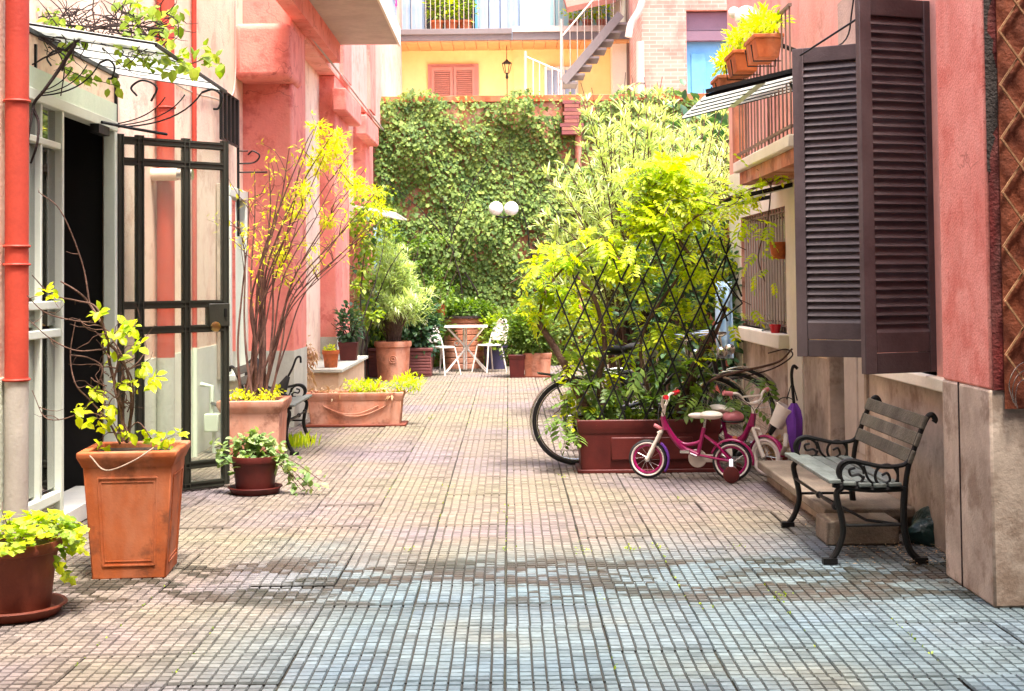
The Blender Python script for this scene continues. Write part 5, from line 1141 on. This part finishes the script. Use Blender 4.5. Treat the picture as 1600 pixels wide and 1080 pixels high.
# blue sheet
q0, q1 = ay(1118, 440, 13.2), ay(1146, 560, 13.2); b = MB(); b.sheet([[(q0.x+(q1.x-q0.x)*u+.0, 13.2+.04*math.sin(u*14+r), q0.z+(q1.z-.0-q0.z)*r/4) for u in np.linspace(0,1,13)] for r in range(5)]); o = b.build('blue_sheet', 'pale_blue', None, True); o.modifiers.new('s', 'SOLIDIFY').thickness = .006; tag(o, 'pale blue sheet hanging at the corner of the right house', 'sheet')
# umbrella behind the square planter
q = ay(458, 566, 13.0); t = thing('closed_umbrella', 'black umbrella with curved handle leaning behind the square planter', 'umbrella', (q.x, 13, .3))
A = ay(440, 608, 13.0); C = ay(457, 575, 13.0); dd = (C-A).normalized(); b = MB(); b.tube([A-dd*.35, A-dd*.2, A, A.lerp(C,.6)], [.01,.05,.055,.02], 10); b.build('canopy_cloth', 'black_rubber', t, True)
b = MB(); b.tube(spline([A.lerp(C,.5), C, ay(463,560,13), ay(469,558,13), ay(470,567,13)]), .010, 8); b.build('handle', 'iron_black', t, True)
b = MB(); b.sphere(ay(398, 590, 13.2), .12, 14, 10, (.8,.8,1.6)); tag(b.build('black_bag', 'black_rubber', None, True), 'black bag behind the stems of the bare shrub', 'bag')
# bamboo trellis on the dark wall at the right edge
t = thing('wall_trellis', 'bamboo lattice on brown backing at the right edge on the dark wall', 'trellis', (2.4, PY0-.06, 1.5))
b = MB(); b.box(2.245, 3.05, PY0-.022, PY0-.014, .9, 3.4); b.build('backing', 'reed_brown', t)
tx, ty = 2.243, PY0-.045
for k in range(1, 10):
    z = .90+k*.245
    for s, yo in ((1, 0), (-1, -.012)):
        run = min(.80, (3.38-z if s > 0 else z-.92)/1.45)
        if run < .05: continue
        b = MB(); A = Vector((tx, ty+yo, z)); C = Vector((tx+run, ty+yo, z+s*1.45*run))
        b.bar(A, C, .008, .012, (0,-1,0)); b.build('slat', 'bamboo', t)
for k in range(1, 5):
    for s, yo, zz in ((1, 0, .92), (-1, -.012, 3.38)):
        x0 = tx+k*.169; run = tx+.80-x0
        if run < .05: continue
        b = MB(); b.bar(Vector((x0, ty+yo, zz)), Vector((x0+run, ty+yo, zz+s*1.45*run)), .008, .012, (0,-1,0)); b.build('slat', 'bamboo', t)
t = thing('wire_loops', 'pale wire loops hanging from the bamboo lattice at the right edge', 'wire', (2.3, PY0-.06, 1.1)); b = MB()
for k in range(3): a0 = ay(1600, 560+k*14, PY0-.06); b.tube(spline([a0+Vector((.03,0,0)), ay(1588+k*2, 575+k*12, PY0-.07), ay(1577+k*5, 600+k*10, PY0-.06), ay(1584+k*3, 630+k*4, PY0-.06)]), .0025, 5)
b.build('wire', 'chrome', t)

# loose cables on the walls
b = MB(); b.tube(spline([(XR-.01, 9.42, 4.2), (XR-.012, 9.40, 3.6), (XR-.03, 9.43, 3.3), (XR-.10, 9.42, 3.08), (1.96, 9.40, 2.99)]), .006, 6); tag(b.build('wall_cable', 'iron_black', None, True), 'black cable dropping down the right wall onto the farther shutter', 'cable')
b = MB(); b.tube(spline([(XL+.012, 10.6, 4.2), (XL+.012, 10.62, 3.3), (XL+.014, 11.6, 3.18), (XL+.012, 13.0, 3.24), (XL+.012, 14.2, 3.45), (XL+.012, 14.3, 4.4)]), .007, 6); tag(b.build('wall_cable', 'pipe_grey', None, True), 'grey cable clipped along the left wall above the gate', 'cable')
# ================================================================== PLANTS
def V3(*a): return np.array(a, float)
# ---- ivy over the end wall
t = thing('ivy', 'dense green ivy covering the end wall of the courtyard', 'ivy', (0, YB-.1, 0))
n = 52000; x = rng.uniform(-2.35, 4.7, n); z = 4.95*rng.random(n)**.9
bul = .12+.20*(np.sin(x*2.1+z*1.3)+np.sin(z*3.1-x*1.2)+np.sin(x*5.3+1)*np.sin(z*4.4))/2.0
top = 4.86+.12*np.sin(x*3.0)+.08*np.sin(x*7.1); keep = (z < top) & ~((np.abs(x-1.0) < .55) & (z > 4.45) & (rng.random(n) < .85)) & ~((np.sin(x*1.9+z*.9+2)*np.sin(z*2.3-x*.7) > .78) & (rng.random(n) < .7))
x, z, bul = x[keep], z[keep], bul[keep]; n = len(x); y = YB-.03-np.clip(bul, .02, .5)*rng.random(n)**.5-.04*rng.random(n)
big = z > 4.75; y = np.where(big, YB+rng.uniform(-.3,.3,n), y)
D = np.stack([rng.normal(0,.45,n), -.55+rng.normal(0,.3,n), -.9+rng.normal(0,.35,n)], 1); U = np.stack([rng.normal(0,.4,n), -1+rng.normal(0,.3,n), .7+rng.normal(0,.3,n)], 1)
leaves_mesh('foliage', 'ivy', np.stack([x,y,z],1), D, U, np.clip(.05*np.exp(rng.normal(0,.38,n)),.022,.12), 'leaf_ivy', t)
b = MB()
for k in range(26):
    xx = -2.2+k*.26; b.tube(wander((xx, YB-.03, 0), (random.uniform(-.2,.2), 0, 1), random.uniform(2.5,4.6), 12, .12), [.022*(1-i/14) for i in range(13)], 5)
b.v = [(p[0], min(p[1], YB-.01), p[2]) for p in b.v]; b.build('stems', 'bark_dark', t)
# a bright tuft growing over the coping
# ---- ivy and climber along the left wall
t = thing('wall_climber', 'leafy climber around the far window of the left wall', 'climber', (XM, 21, 0))
cs = [(random.uniform(XM+.02, XM+.30), random.uniform(19.9, 24.6), random.uniform(.7, 3.0)) for _ in range(70)]
clumps(cs, 26, .18, 'oval', .085, 'leaf_fresh', t); clumps(cs[:25], 16, .20, 'oval', .08, 'leaf_dark', t)
b = MB()
for k in range(7): b.tube(wander((XM+.06, 20.0+k*.65, 0), (.02, random.uniform(-.2,.2), 1), 2.6, 10, .12), [.018*(1-i/12) for i in range(11)], 5)
b.build('stems', 'bark_dark', t)

# ---- bare stemmed shrub with yellow leaves
t = thing('yellow_shrub', 'tall many stemmed shrub with yellow leaves in the square terracotta planter', 'shrub', (SQ.x, SQ.y, sqh)); b = MB(); tips = []
ends = [(372,345),(388,300),(398,265),(420,255),(436,300),(452,232),(468,262),(482,215),(497,190),(508,240),(522,205),(533,262),(548,238),(560,285),(572,262),(588,300),(600,318),(605,338),(575,365),(545,345),(425,420),(470,330)]
for k, (ex, ey) in enumerate(ends):
    s0 = Vector((SQ.x+random.uniform(-.13,.15), SQ.y+random.uniform(-.12,.10), sqh-.04)); e = ay(ex, ey, SQ.y+random.uniform(-.35,.35))
    m1 = s0.lerp(e, .45)+Vector((-.12*(1 if ex > 430 else .2), random.uniform(-.05,.05), .18 if ex > 480 else .08))
    pts = spline([s0, s0.lerp(m1, .5)+Vector((random.uniform(-.03,.03),0,.03)), m1, m1.lerp(e, .55)+Vector((random.uniform(-.04,.04),random.uniform(-.04,.04),random.uniform(-.02,.05))), e], 5)
    r0 = random.uniform(.008, .017); b.tube(pts, [r0*(1-.8*i/len(pts)) for i in range(len(pts))], 6)
    for q in range(4):
        i = random.randrange(len(pts)//2, len(pts)-1); dd = Vector((random.uniform(-.6,.8), random.uniform(-.5,.5), random.uniform(.2,.9))); br = wander(pts[i], dd, random.uniform(.15,.38), 5, .22); b.tube(br, [.004*(1-j/7) for j in range(6)], 4); tips += [br[-1], br[-2], br[-3]]
    tips += [pts[-1], pts[-2], pts[-3], pts[-5]]
b.build('stems', 'stem_red', t, True)
rich = [ay(px, py, SQ.y+random.uniform(-.3,.3)) for px, py in [(497,200),(510,215),(520,235),(500,245),(488,252),(515,255),(533,245),(540,268),(527,225),(506,232),(492,262),(530,215),(545,280),(560,290),(583,300),(555,300),(470,305),(450,318),(477,295),(462,330),(515,345),(440,395),(436,400),(590,325)]]
clumps([tuple(p) for p in rich]*2, 34, .085, 'slim', .060, 'leaf_yellow', t, flat=.8, droop=-.1)
clumps([tuple(p) for p in tips], 3, .05, 'slim', .055, 'leaf_yellow', t, flat=.9, droop=-.1)
clumps([tuple(Vector((SQ.x, SQ.y, sqh))+Vector((random.uniform(-.2,.2), random.uniform(-.2,.15), random.uniform(0,.06)))) for _ in range(12)], 22, .06, 'oval', .035, 'leaf_yellow', t, name='ground_cover')

# ---- oleanders
def oleander(name, label, base, H_, rx, ry, nst, per, L, mat, z0=.35, stems_from=.1, cat='oleander'):
    t = thing(name, label, cat, base); b = MB(); P = []; D = []; base = Vector(base)
    for k in range(nst):
        an = random.uniform(0, 6.28); rr = math.sqrt(random.random()); hh = H_*(random.uniform(z0+.1, 1.0) if rr > .5 else random.uniform(.55, 1.05))
        e = base+Vector((rx*rr*math.cos(an), ry*rr*math.sin(an), hh*(1-.25*rr*rr))); s0 = base+Vector((random.uniform(-1,1)*stems_from, random.uniform(-1,1)*stems_from, 0))
        pts = spline([s0, s0.lerp(e, .5)+Vector((-(e.x-s0.x)*.12, 0, .10*H_)), e], 7); b.tube(pts, [.008*H_/2*(1-.8*i/len(pts)) for i in range(len(pts))], 5)
        ax = (pts[-1]-pts[-4]).normalized()
        for q in range(per):
            u = random.random()**.7; i = int((.45+.55*u)*(len(pts)-1)); p = pts[i]+Vector(rng.normal(size=3))*.015
            rd = Vector(rng.normal(size=3)); rd -= ax*rd.dot(ax); rd.normalize(); P.append(p); D.append(rd*.85+ax*(.25+.5*u)+Vector((0,0,.05)))
    b.build('stems', 'bark', t, True); P = np.array(P); D = np.array(D); n = len(P)
    leaves_mesh('foliage', 'lance', P, D, rdir(n, (0,0,1.5), .5), L*rng.uniform(.6,1.2,n), mat, t); return t
oleander('oleander', 'pale green oleander in the large round terracotta pot', (bp_.x, bp_.y, .56), 1.65, .72, .55, 90, 60, .16, 'leaf_oleander', .15)
oleander('oleander', 'tall pale oleander rising behind the lattice trellis', (1.35, 15.6, 0), 3.75, 1.15, .95, 190, 84, .15, 'leaf_oleander', .38, .25)
oleander('oleander', 'tall oleander farther right behind the trellis, near the blue door', (2.15, 17.6, 0), 4.15, 1.25, .9, 150, 76, .15, 'leaf_oleander', .45, .25)
def bush(name, label, c, r, n, kind, size, mat, droop=0, core=True, cat='bush', mat2=None):
    t = thing(name, label, cat, c); c = Vector(c); P, d = blob(n, c+Vector((0,0,r[2]*.6)), r, .35)
    lump = 1+.18*np.sin(P[:,0]*9+1)*np.sin(P[:,2]*8)+.15*np.sin(P[:,1]*7+P[:,2]*5); P = np.array(c+Vector((0,0,r[2]*.6)))+(P-np.array(c+Vector((0,0,r[2]*.6))))*lump[:,None]
    P[:,2] = np.maximum(P[:,2], c.z-.05); leaves_mesh('foliage', kind, P, d+rdir(n, (0,0,droop), .6), rdir(n, (0,0,1.2), .5)+d*.5, size*rng.uniform(.6,1.25,n), mat, t)
    b = MB()
    for k in range(9): b.tube(wander(c, (random.uniform(-.5,.5), random.uniform(-.5,.5), 1), r[2]*1.3, 5, .2), [.010*(1-i/7) for i in range(6)], 5)
    b.build('stems', 'bark_dark', t); return t
bush('evergreen_bush', 'dark green bush in the ribbed plum trough', (RP.x+.28, RP.y, RP.z-.03), (.42,.25,.55), 1400, 'oval', .10, 'leaf_dark')
bush('evergreen_bush', 'leafy bush at the left end of the ribbed plum trough', (RP.x-.40, RP.y+.1, RP.z-.03), (.30,.25,.45), 700, 'oval', .10, 'leaf_mid')
bush('tub_greenery', 'low spreading greenery on top of the brick tub', (BT.x+.05, BT.y, BT.z), (.55,.33,.17), 1300, 'oval', .07, 'leaf_mid')
bush('boxwood_bush', 'dense green bush in the terracotta trough at the back', (BU.x-.12, BU.y, BU.z-.02), (.50,.36,.50), 2600, 'oval', .075, 'leaf_mid')
bush('boxwood_bush', 'green plant in the dark blue pot by the garden chair', (NV.x, NV.y, NV.z), (.30,.25,.40), 600, 'oval', .08, 'leaf_fresh')
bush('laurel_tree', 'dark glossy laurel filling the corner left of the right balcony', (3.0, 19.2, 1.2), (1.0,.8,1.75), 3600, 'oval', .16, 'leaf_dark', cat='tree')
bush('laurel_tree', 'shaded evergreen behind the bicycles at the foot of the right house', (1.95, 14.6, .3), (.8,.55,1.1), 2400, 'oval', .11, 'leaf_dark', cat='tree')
bush('shade_plant', 'dark leafy plant in the red square pot on the low ledge', (ay(545,530,18.2).x, 18.2, lz+.24), (.16,.16,.30), 300, 'oval', .08, 'leaf_dark', cat='plant')
t = thing('climbing_foliage', 'mid green foliage climbing between the oleander pot and the ivy wall', 'climber', (-1.3, 24.0, 0)); cs = [(random.uniform(-2.1,-1.0), random.uniform(23.6,24.9), random.uniform(.4,2.3)) for _ in range(55)]; clumps(cs, 34, .2, 'oval', .075, 'leaf_mid', t)
b = MB()
for k in range(5): b.tube(wander((-2.0+k*.22, 24.3, 0), (0,0,1), 2.1, 8, .1), [.018*(1-i/10) for i in range(9)], 5)
b.build('stems', 'bark', t)
q = ay(687, 484, 24.2); tinypot((q.x, 24.2, q.z-.1), .12, .2, 'terracotta', 'small red pot hanging in the foliage left of the brick tub')

# ---- feathery plants in the long planter
t = thing('feathery_plant', 'bright feathery plants and dry stalks in the garland planter', 'plant', LP)
cs = [(LP.x+u, LP.y+random.uniform(-.1,.1), LP.z+random.uniform(.0,.08)) for u in np.linspace(-.05,.28,9)]+[(LP.x+u, LP.y+random.uniform(-.12,.1), LP.z+random.uniform(.02,.14)) for u in np.linspace(.42,.66,8)]
clumps(cs, 75, .085, 'slim', .05, 'leaf_lime', t, flat=.8, droop=.1)
cs = [(LP.x+u, LP.y-.16+random.uniform(-.01,.25), LP.z+random.uniform(-.03,.03)) for u in np.linspace(-.48,.48,22)]; clumps(cs, 9, .06, 'slim', .09, 'leaf_dry', t, flat=.5, droop=-.3)
t = thing('dry_stalks', 'tan dry stalks hanging beside the low ledge', 'dry plant', ay(477, 560, 15.9)); cs = [tuple(ay(478+random.uniform(-8,10), random.uniform(535,605), 15.9+random.uniform(-.1,.1))) for _ in range(22)]; clumps(cs, 10, .06, 'slim', .10, 'leaf_dry', t, flat=1.6, droop=-.9)
t = thing('grass_tuft', 'yellow green grass tuft between the square planter and the bench leg', 'grass', gz(458, 700)); g0 = gz(455, 698)
n = 260; pts = np.array(g0)+np.stack([rng.normal(0,.10,n), rng.normal(0,.12,n), np.zeros(n)], 1); leaves_mesh('blades', 'lance', pts, rdir(n, (0,0,1.3), .5), rdir(n, (0,-1,.2), .5), .13*rng.uniform(.4,1.1,n), 'leaf_lime', t)

# ---- climber on the lattice
t = thing('wisteria', 'lime green climber with feathered leaves over the lattice trellis', 'climber', (RT.x-.1, RT.y, rth)); b = MB()
def vine(pp, r0, r1, mb, n=6): 
    pts = spline([ay(px, py, yv) for px, py, yv in pp], 7); k = len(pts); mb.tube(pts, [r0+(r1-r0)*i/k for i in range(k)], n); return pts
ry = RT.y
vine([(950,668,ry),(918,640,ry-.02),(893,590,ry),(868,545,ry+.02),(842,505,ry+.05)], .042, .024, b, 10)
vine([(948,660,ry+.03),(935,600,ry+.05),(945,540,ry),(930,470,ry),(900,430,ry)], .028, .012, b, 8)
vine([(1052,668,ry),(1070,610,ry),(1090,560,ry),(1115,515,ry-.02)], .038, .020, b, 10)
vine([(1060,668,ry+.05),(1085,590,ry+.1),(1110,540,ry+.1),(1135,480,ry+.1)], .026, .012, b, 8)
vine([(1040,668,ry),(1010,600,ry),(1005,520,ry+.05),(1070,420,ry),(1082,405,ry),(1035,340,ry),(1015,300,ry)], .018, .007, b, 6)
vine([(1082,405,ry),(1060,370,ry-.05),(1100,330,ry),(1160,300,ry+.1),(1235,275,ry+.2)], .010, .005, b, 6)
vine([(842,505,ry+.05),(850,460,ry+.05),(880,420,ry),(940,370,ry)], .014, .006, b, 6)
vine([(1098,605,ry-.1),(1120,590,ry-.2),(1160,580,ry-.1),(1215,566,ry),(1238,545,ry)], .012, .008, b, 6)
b.build('trunk', 'bark', t, True)
b = MB(); cen = []; tw = MB()
zones = [((828,905),(395,470),26,.10),((830,880),(440,500),14,.10),((895,1000),(345,430),46,.14),((990,1085),(258,350),74,.14),((1075,1175),(285,345),22,.14),((1170,1235),(250,285),4,.12),((1020,1120),(345,430),34,.14),((880,1000),(430,560),24,.12),((1000,1120),(430,560),24,.12),((1100,1150),(350,470),10,.12),((1012,1060),(238,280),20,.10),((890,960),(560,650),16,.10)]
for (xa, xb), (ya_, yb2), n, sp2 in zones:
    for _ in range(int(n*(.95 if ya_ < 425 else 1.1))): cen.append(ay(random.uniform(xa, xb), random.uniform(ya_, yb2), ry+(.06 if ya_ < 425 else .10)+random.gauss(0, sp2*.8)))
for c in cen:
    if random.random() < .5: tw.tube(wander(c, (random.uniform(-1,1), random.uniform(-.3,.3), random.uniform(-1,.2)), random.uniform(.12,.30), 5, .25), [.002,.0025,.003,.0034,.0038,.0042], 4)
two = tw.build('twigs', 'bark', t); two['kind'] = 'stuff'
P = []; D = []
for c in cen:
    for q in range(random.choice((2,2,3,3))): P.append(np.array(c)+rng.normal(0,.02,3)); D.append(np.array([rng.normal(0,.8), rng.normal(-.1,.6), rng.normal(-.25,.5)]))
P = np.array(P); D = np.array(D); n = len(P); U = rdir(n, (0,-.2,1.4), .4); Z = rng.uniform(.11, .22, n); order = np.argsort(P[:,1]-.4*Z); f_ = order[:300]; r_ = order[300:]
leaf_objects('compound_leaf', 'pinnate', P[f_], D[f_], U[f_], Z[f_], 'leaf_lime', t); r1, r2 = r_[::3], np.concatenate([r_[1::3], r_[2::3]]); leaves_mesh('far_compound_leaves', 'pinnate', P[r2], D[r2], U[r2], Z[r2], 'leaf_lime', t); leaves_mesh('older_compound_leaves', 'pinnate', P[r1], D[r1], U[r1], Z[r1], 'leaf_fresh', t)
low = [ay(random.uniform(1000,1190), random.uniform(560,640), ry+random.uniform(-.2,.1)) for _ in range(26)]+[ay(random.uniform(862,900), random.uniform(620,680), ry-.1) for _ in range(5)]+[ay(random.uniform(900,1010), random.uniform(560,640), ry) for _ in range(16)]
P = np.array([np.array(c)+rng.normal(0,.02,3) for c in low for _ in range(2)]); n = len(P); leaves_mesh('shaded_compound_leaves', 'pinnate', P, rdir(n, (0,-.3,-.4), .8), rdir(n, (0,-.3,1.2), .4), rng.uniform(.16,.26,n), 'leaf_mid', t)
t = thing('trough_groundcover', 'fresh green ground cover along the rim of the dark red trough', 'plant', (RT.x, RT.y, rth)); cs = [(RT.x+u, RT.y+random.uniform(-.15,.12), rth+random.uniform(-.03,.05)) for u in np.linspace(-.45,.5,30)]; clumps(cs, 22, .07, 'oval', .04, 'leaf_fresh', t)
t = thing('hanging_vine', 'lime green vine hanging over the vine support bars on the right', 'vine', ay(1200, 300, 11.8)); b = MB()
b.tube(spline([ay(1236,262,11.6), ay(1205,285,11.7), ay(1170,300,11.8), ay(1150,330,11.8)]), .007, 6); b.tube(spline([ay(1205,285,11.7), ay(1200,340,11.7), ay(1185,400,11.75), ay(1195,440,11.7)]), .006, 6); b.build('stem', 'bark', t, True)
cs = [tuple(ay(px+random.uniform(-8,8), py+random.uniform(-8,8), 11.7+random.uniform(-.1,.1))) for px, py in [(1230,235),(1220,255),(1205,262),(1190,275),(1175,290),(1160,305),(1150,320),(1200,300),(1195,345),(1190,360),(1200,375),(1185,395),(1175,415),(1195,425),(1165,480),(1150,500),(1170,310),(1225,270)]]
P = np.array([np.array(c)+rng.normal(0,.03,3) for c in cs for _ in range(2)]); n = len(P); leaf_objects('compound_leaf', 'pinnate', P, rdir(n, (0,-.2,-.5), .8), rdir(n, (0,-.3,1.2), .4), rng.uniform(.11,.18,n), 'leaf_lime', t)

# ---- vine in the tall planter
t = thing('twisted_vine', 'twisted bare vine with few lime leaves in the tall terracotta planter', 'vine', (ctr.x, ctr.y, .62)); b = MB(); Yp = ctr.y
stems = [([(192,690),(190,640),(172,570),(165,520),(140,475),(120,455),(95,440)], .011), ([(198,692),(205,640),(203,600),(190,555),(175,530)], .009), ([(188,694),(170,660),(140,625),(118,600),(110,555),(118,500)], .006), ([(200,690),(205,650),(203,610),(190,575),(210,560)], .007),
 ([(165,520),(150,480),(120,470),(80,460),(50,430)], .006), ([(150,505),(110,500),(70,488),(42,462)], .005), ([(170,545),(120,548),(80,530),(45,500)], .005), ([(190,690),(215,660),(240,690),(262,702)], .004), ([(140,475),(128,410),(95,330),(60,300)], .005), ([(110,555),(140,560),(160,580),(130,640),(75,655),(50,610)], .005), ([(185,560),(205,590),(208,640),(195,690)], .006), ([(160,530),(185,555),(178,600),(188,640)], .010), ([(172,560),(160,540),(180,520),(195,500)], .005)]
ends_ = []
for pp, r in stems:
    pts = spline([ay(px, py, Yp+random.uniform(-.06,.06)) for px, py in pp], 6); b.tube(pts, [r*(1-.6*i/len(pts)) for i in range(len(pts))], 6); ends_ += pts[2::5]
for p in ends_:
    if random.random() < .45: b.tube(wander(p, (random.uniform(-1,1), random.uniform(-.4,.4), random.uniform(-.5,.8)), random.uniform(.05,.16), 4, .35), [.0025,.002,.0016,.0012,.001], 4)
for k in range(34):
    p0 = ay(random.uniform(150,208), random.uniform(500,685), Yp+random.uniform(-.05,.05)); b.tube(wander(p0, (random.uniform(-.8,.5), random.uniform(-.3,.3), random.uniform(-.3,.9)), random.uniform(.12,.34), 7, .4), [.004,.0037,.0033,.003,.0025,.002,.0016,.001], 4)
b.build('stem', 'bark', t, True)
b = MB(); b.tube(spline([ay(140,712,Yp-.3), ay(165,735,Yp-.32), ay(205,722,Yp-.32), ay(240,700,Yp-.25)]), .004, 6); b.build('tendril', 'bark_pale', t, True)
lc = [(205,515),(190,510),(180,525),(215,540),(225,570),(190,600),(165,525),(150,490),(75,455),(85,465),(150,620),(130,640),(140,660),(165,640),(175,655),(160,665),(190,670),(200,680),(230,675),(250,680),(262,690),(275,678),(240,690),(215,595),(235,600),(245,590),(160,700),(180,560),(205,505),(195,525),(170,640),(120,645),(145,610)]
P = np.array([np.array(ay(px+random.uniform(-6,6), py+random.uniform(-6,6), Yp+random.uniform(-.12,.12))) for px, py in lc for _ in range(7)]); n = len(P)
leaf_objects('leaf', 'oval', P, rdir(n, (.2,-.2,-.2), .9), rdir(n, (0,-.6,1), .4), rng.uniform(.03,.075,n), 'leaf_lime', t)
# ---- vine over the left canopy
t = thing('canopy_vine', 'old vine with green leaves sprawling over the left glass canopy', 'vine', (-2.4, 8.6, 3.05)); b = MB(); Yc = 8.35
for pp, r, yv in [([(-10,105),(40,65),(65,58),(95,80),(115,68),(150,45),(200,40),(250,45)], .013, Yc), ([(118,68),(95,105),(70,140),(52,165),(60,190),(58,225),(48,255)], .012, 8.1), ([(40,25),(90,38),(140,42),(200,50),(260,60)], .010, Yc+.2), ([(40,40),(80,55),(130,60),(190,58),(230,75)], .009, Yc+.1), ([(60,60),(85,75),(100,105),(95,150)], .006, 8.1), ([(95,80),(70,90),(45,100),(38,60)], .007, 8.2), ([(210,55),(250,85),(290,100),(325,90)], .005, Yc+.3), ([(52,165),(45,215),(40,260)], .006, 8.1), ([(150,45),(145,15),(150,-20)], .005, Yc), ([(60,40),(55,10),(62,-20)], .006, Yc), ([(95,105),(130,120),(160,128),(185,135)], .003, 8.1), ([(160,75),(200,110),(225,118),(245,112)], .003, 8.3)]:
    pts = spline([ay(px, py, yv+random.uniform(-.04,.04)) for px, py in pp], 6); b.tube(pts, [r*(1-.5*i/len(pts)) for i in range(len(pts))], 6)
for k in range(170):
    p0 = ay(random.uniform(40,265), random.uniform(20,75), Yc+random.uniform(-.1,.3)); b.tube(wander(p0, (random.uniform(-1,1), random.uniform(-.5,.5), random.uniform(-.5,.6)), random.uniform(.10,.32), 6, .4), [.0045,.004,.0036,.003,.0024,.0018,.001], 4)
b.build('stem', 'bark_dark', t, True)
lc = [(70,20),(75,30),(85,35),(118,48),(125,52),(110,62),(200,25),(215,30),(205,40),(195,55),(225,22),(240,15),(245,35),(255,50),(265,60),(235,50),(225,60),(215,70),(190,70),(180,75),(200,85),(210,95),(225,92),(240,100),(255,90),(265,105),(285,95),(300,105),(320,80),(332,85),(345,105),(290,80),(275,45),(270,20),(280,15),(250,70),(245,80),(130,112),(120,118),(148,120),(175,130),(100,75),(105,95),(320,95),(90,28),(210,12),(190,8)]
P = np.array([np.array(ay(px+random.uniform(-9,9), py+random.uniform(-9,9), Yc+random.uniform(-.1,.4))) for px, py in lc for _ in range(6)]); n = len(P)
leaf_objects('leaf', 'oval', P, rdir(n, (.1,-.2,-.5), .8), rdir(n, (0,-.6,.8), .5), rng.uniform(.045,.09,n), 'leaf_fresh', t)
# ---- lower left pot plant
t = thing('pot_plant', 'bushy variegated plant in the brown pot at the lower left', 'plant', FP)
n = 250; an = rng.uniform(0,6.28,n); rr = .245*np.sqrt(rng.random(n)); P = np.stack([FP.x+rr*np.cos(an)+.03, FP.y+rr*np.sin(an), FP.z+.02+.10*rng.random(n)-.8*np.maximum(0,rr-.17)], 1)
ex = np.array([np.array(ay(px+random.uniform(-8,8), py+random.uniform(-10,8), FP.y+random.uniform(-.1,.15))) for px, py in [(110,820),(125,822),(118,840),(100,835),(95,850),(108,858),(98,885),(108,895),(90,870),(120,850),(85,830),(75,820)] for _ in range(4)]); P = np.concatenate([P, ex])
n = len(P); D = np.concatenate([np.stack([np.cos(an), np.sin(an), rng.normal(-.1,.4,250)], 1), rdir(len(ex), (.3,-.2,-.6), .6)])
leaf_objects('leaf', 'ivy', P[:290:2], D[:290:2], rdir(145, (0,-.3,1.2), .4), rng.uniform(.04,.075,145), 'leaf_lime', t); leaf_objects('leaf', 'ivy', P[1:290:2], D[1:290:2], rdir(145, (0,-.3,1.2), .4), rng.uniform(.035,.065,145), 'leaf_fresh', t)
b = MB()
for k in range(14): b.tube(wander((FP.x, FP.y, FP.z-.02), (random.uniform(-1,1), random.uniform(-1,1), .6), .24, 5, .2, -.1), [.004,.0035,.003,.0025,.002,.0015], 5)
b.build('stems', 'bark', t, True)
# ---- trailing plant in the saucer pot
t = thing('trailing_plant', 'trailing variegated plant spilling from the dark red pot onto the paving', 'plant', SP); P = []; D = []; b = MB()
for px, py, yy in [(440,700,0),(455,735,-.05),(470,765,-.1),(490,770,-.12),(503,752,-.1),(335,700,0),(345,725,-.05),(365,735,-.1),(420,690,.1),(400,680,.05),(380,688,0),(450,720,0),(462,750,-.05),(480,775,-.15)]:
    e = ay(px, py, SP.y+yy); e.z = max(e.z, .03); pts = spline([SP+Vector((0,0,-.01)), SP.lerp(e, .45)+Vector((0,0,.07)), e], 8); b.tube(pts, .003, 5)
    for p in pts[4:]:
        for _ in range(2 if len(P) < 290 else 0): P.append(np.array(p)+rng.normal(0,.022,3)); D.append(rng.normal(0,.7,3)+np.array([0,-.3,-.2]))
b.build('stems', 'bark', t, True); P = np.array(P); D = np.array(D); P[:,2] = np.maximum(P[:,2], .02); n = len(P)
leaf_objects('leaf', 'oval', P, D, rdir(n, (0,-.4,1.2), .4), rng.uniform(.045,.085,n), 'leaf_varieg', t)
# ---- weeds in the paving joints
pts = []
for (px, py, k) in [(793,858,14),(985,858,22),(912,860,14),(1032,857,18),(1222,932,16),(1100,950,6),(940,935,6),(1150,855,8),(795,800,8),(1060,780,8),(880,745,12),(868,715,14),(672,655,16),(700,760,6),(640,860,6)]:
    g0 = gz(px, py)
    for _ in range(k): pts.append((g0.x+rng.normal(0,.025), g0.y+rng.normal(0,.05), .004))
for k in range(-6, 6):
    for _ in range(120):
        y = 5.5+19*random.random()**1.3
        if math.sin(y*2.3+k*1.7)+math.sin(y*.9+k) > .5: pts.append((TX0+k*TS+rng.normal(0,.006), y, -.004))
pts = np.array(pts); n = len(pts); o = leaves_mesh('joint_weeds', 'oval', pts, rdir(n, (0,0,.8), .8), rdir(n, (0,0,1), .5), rng.uniform(.007,.018,n), 'leaf_fresh'); tag(o, 'tiny weeds and moss growing in the paving joints', 'weeds', kind='stuff')
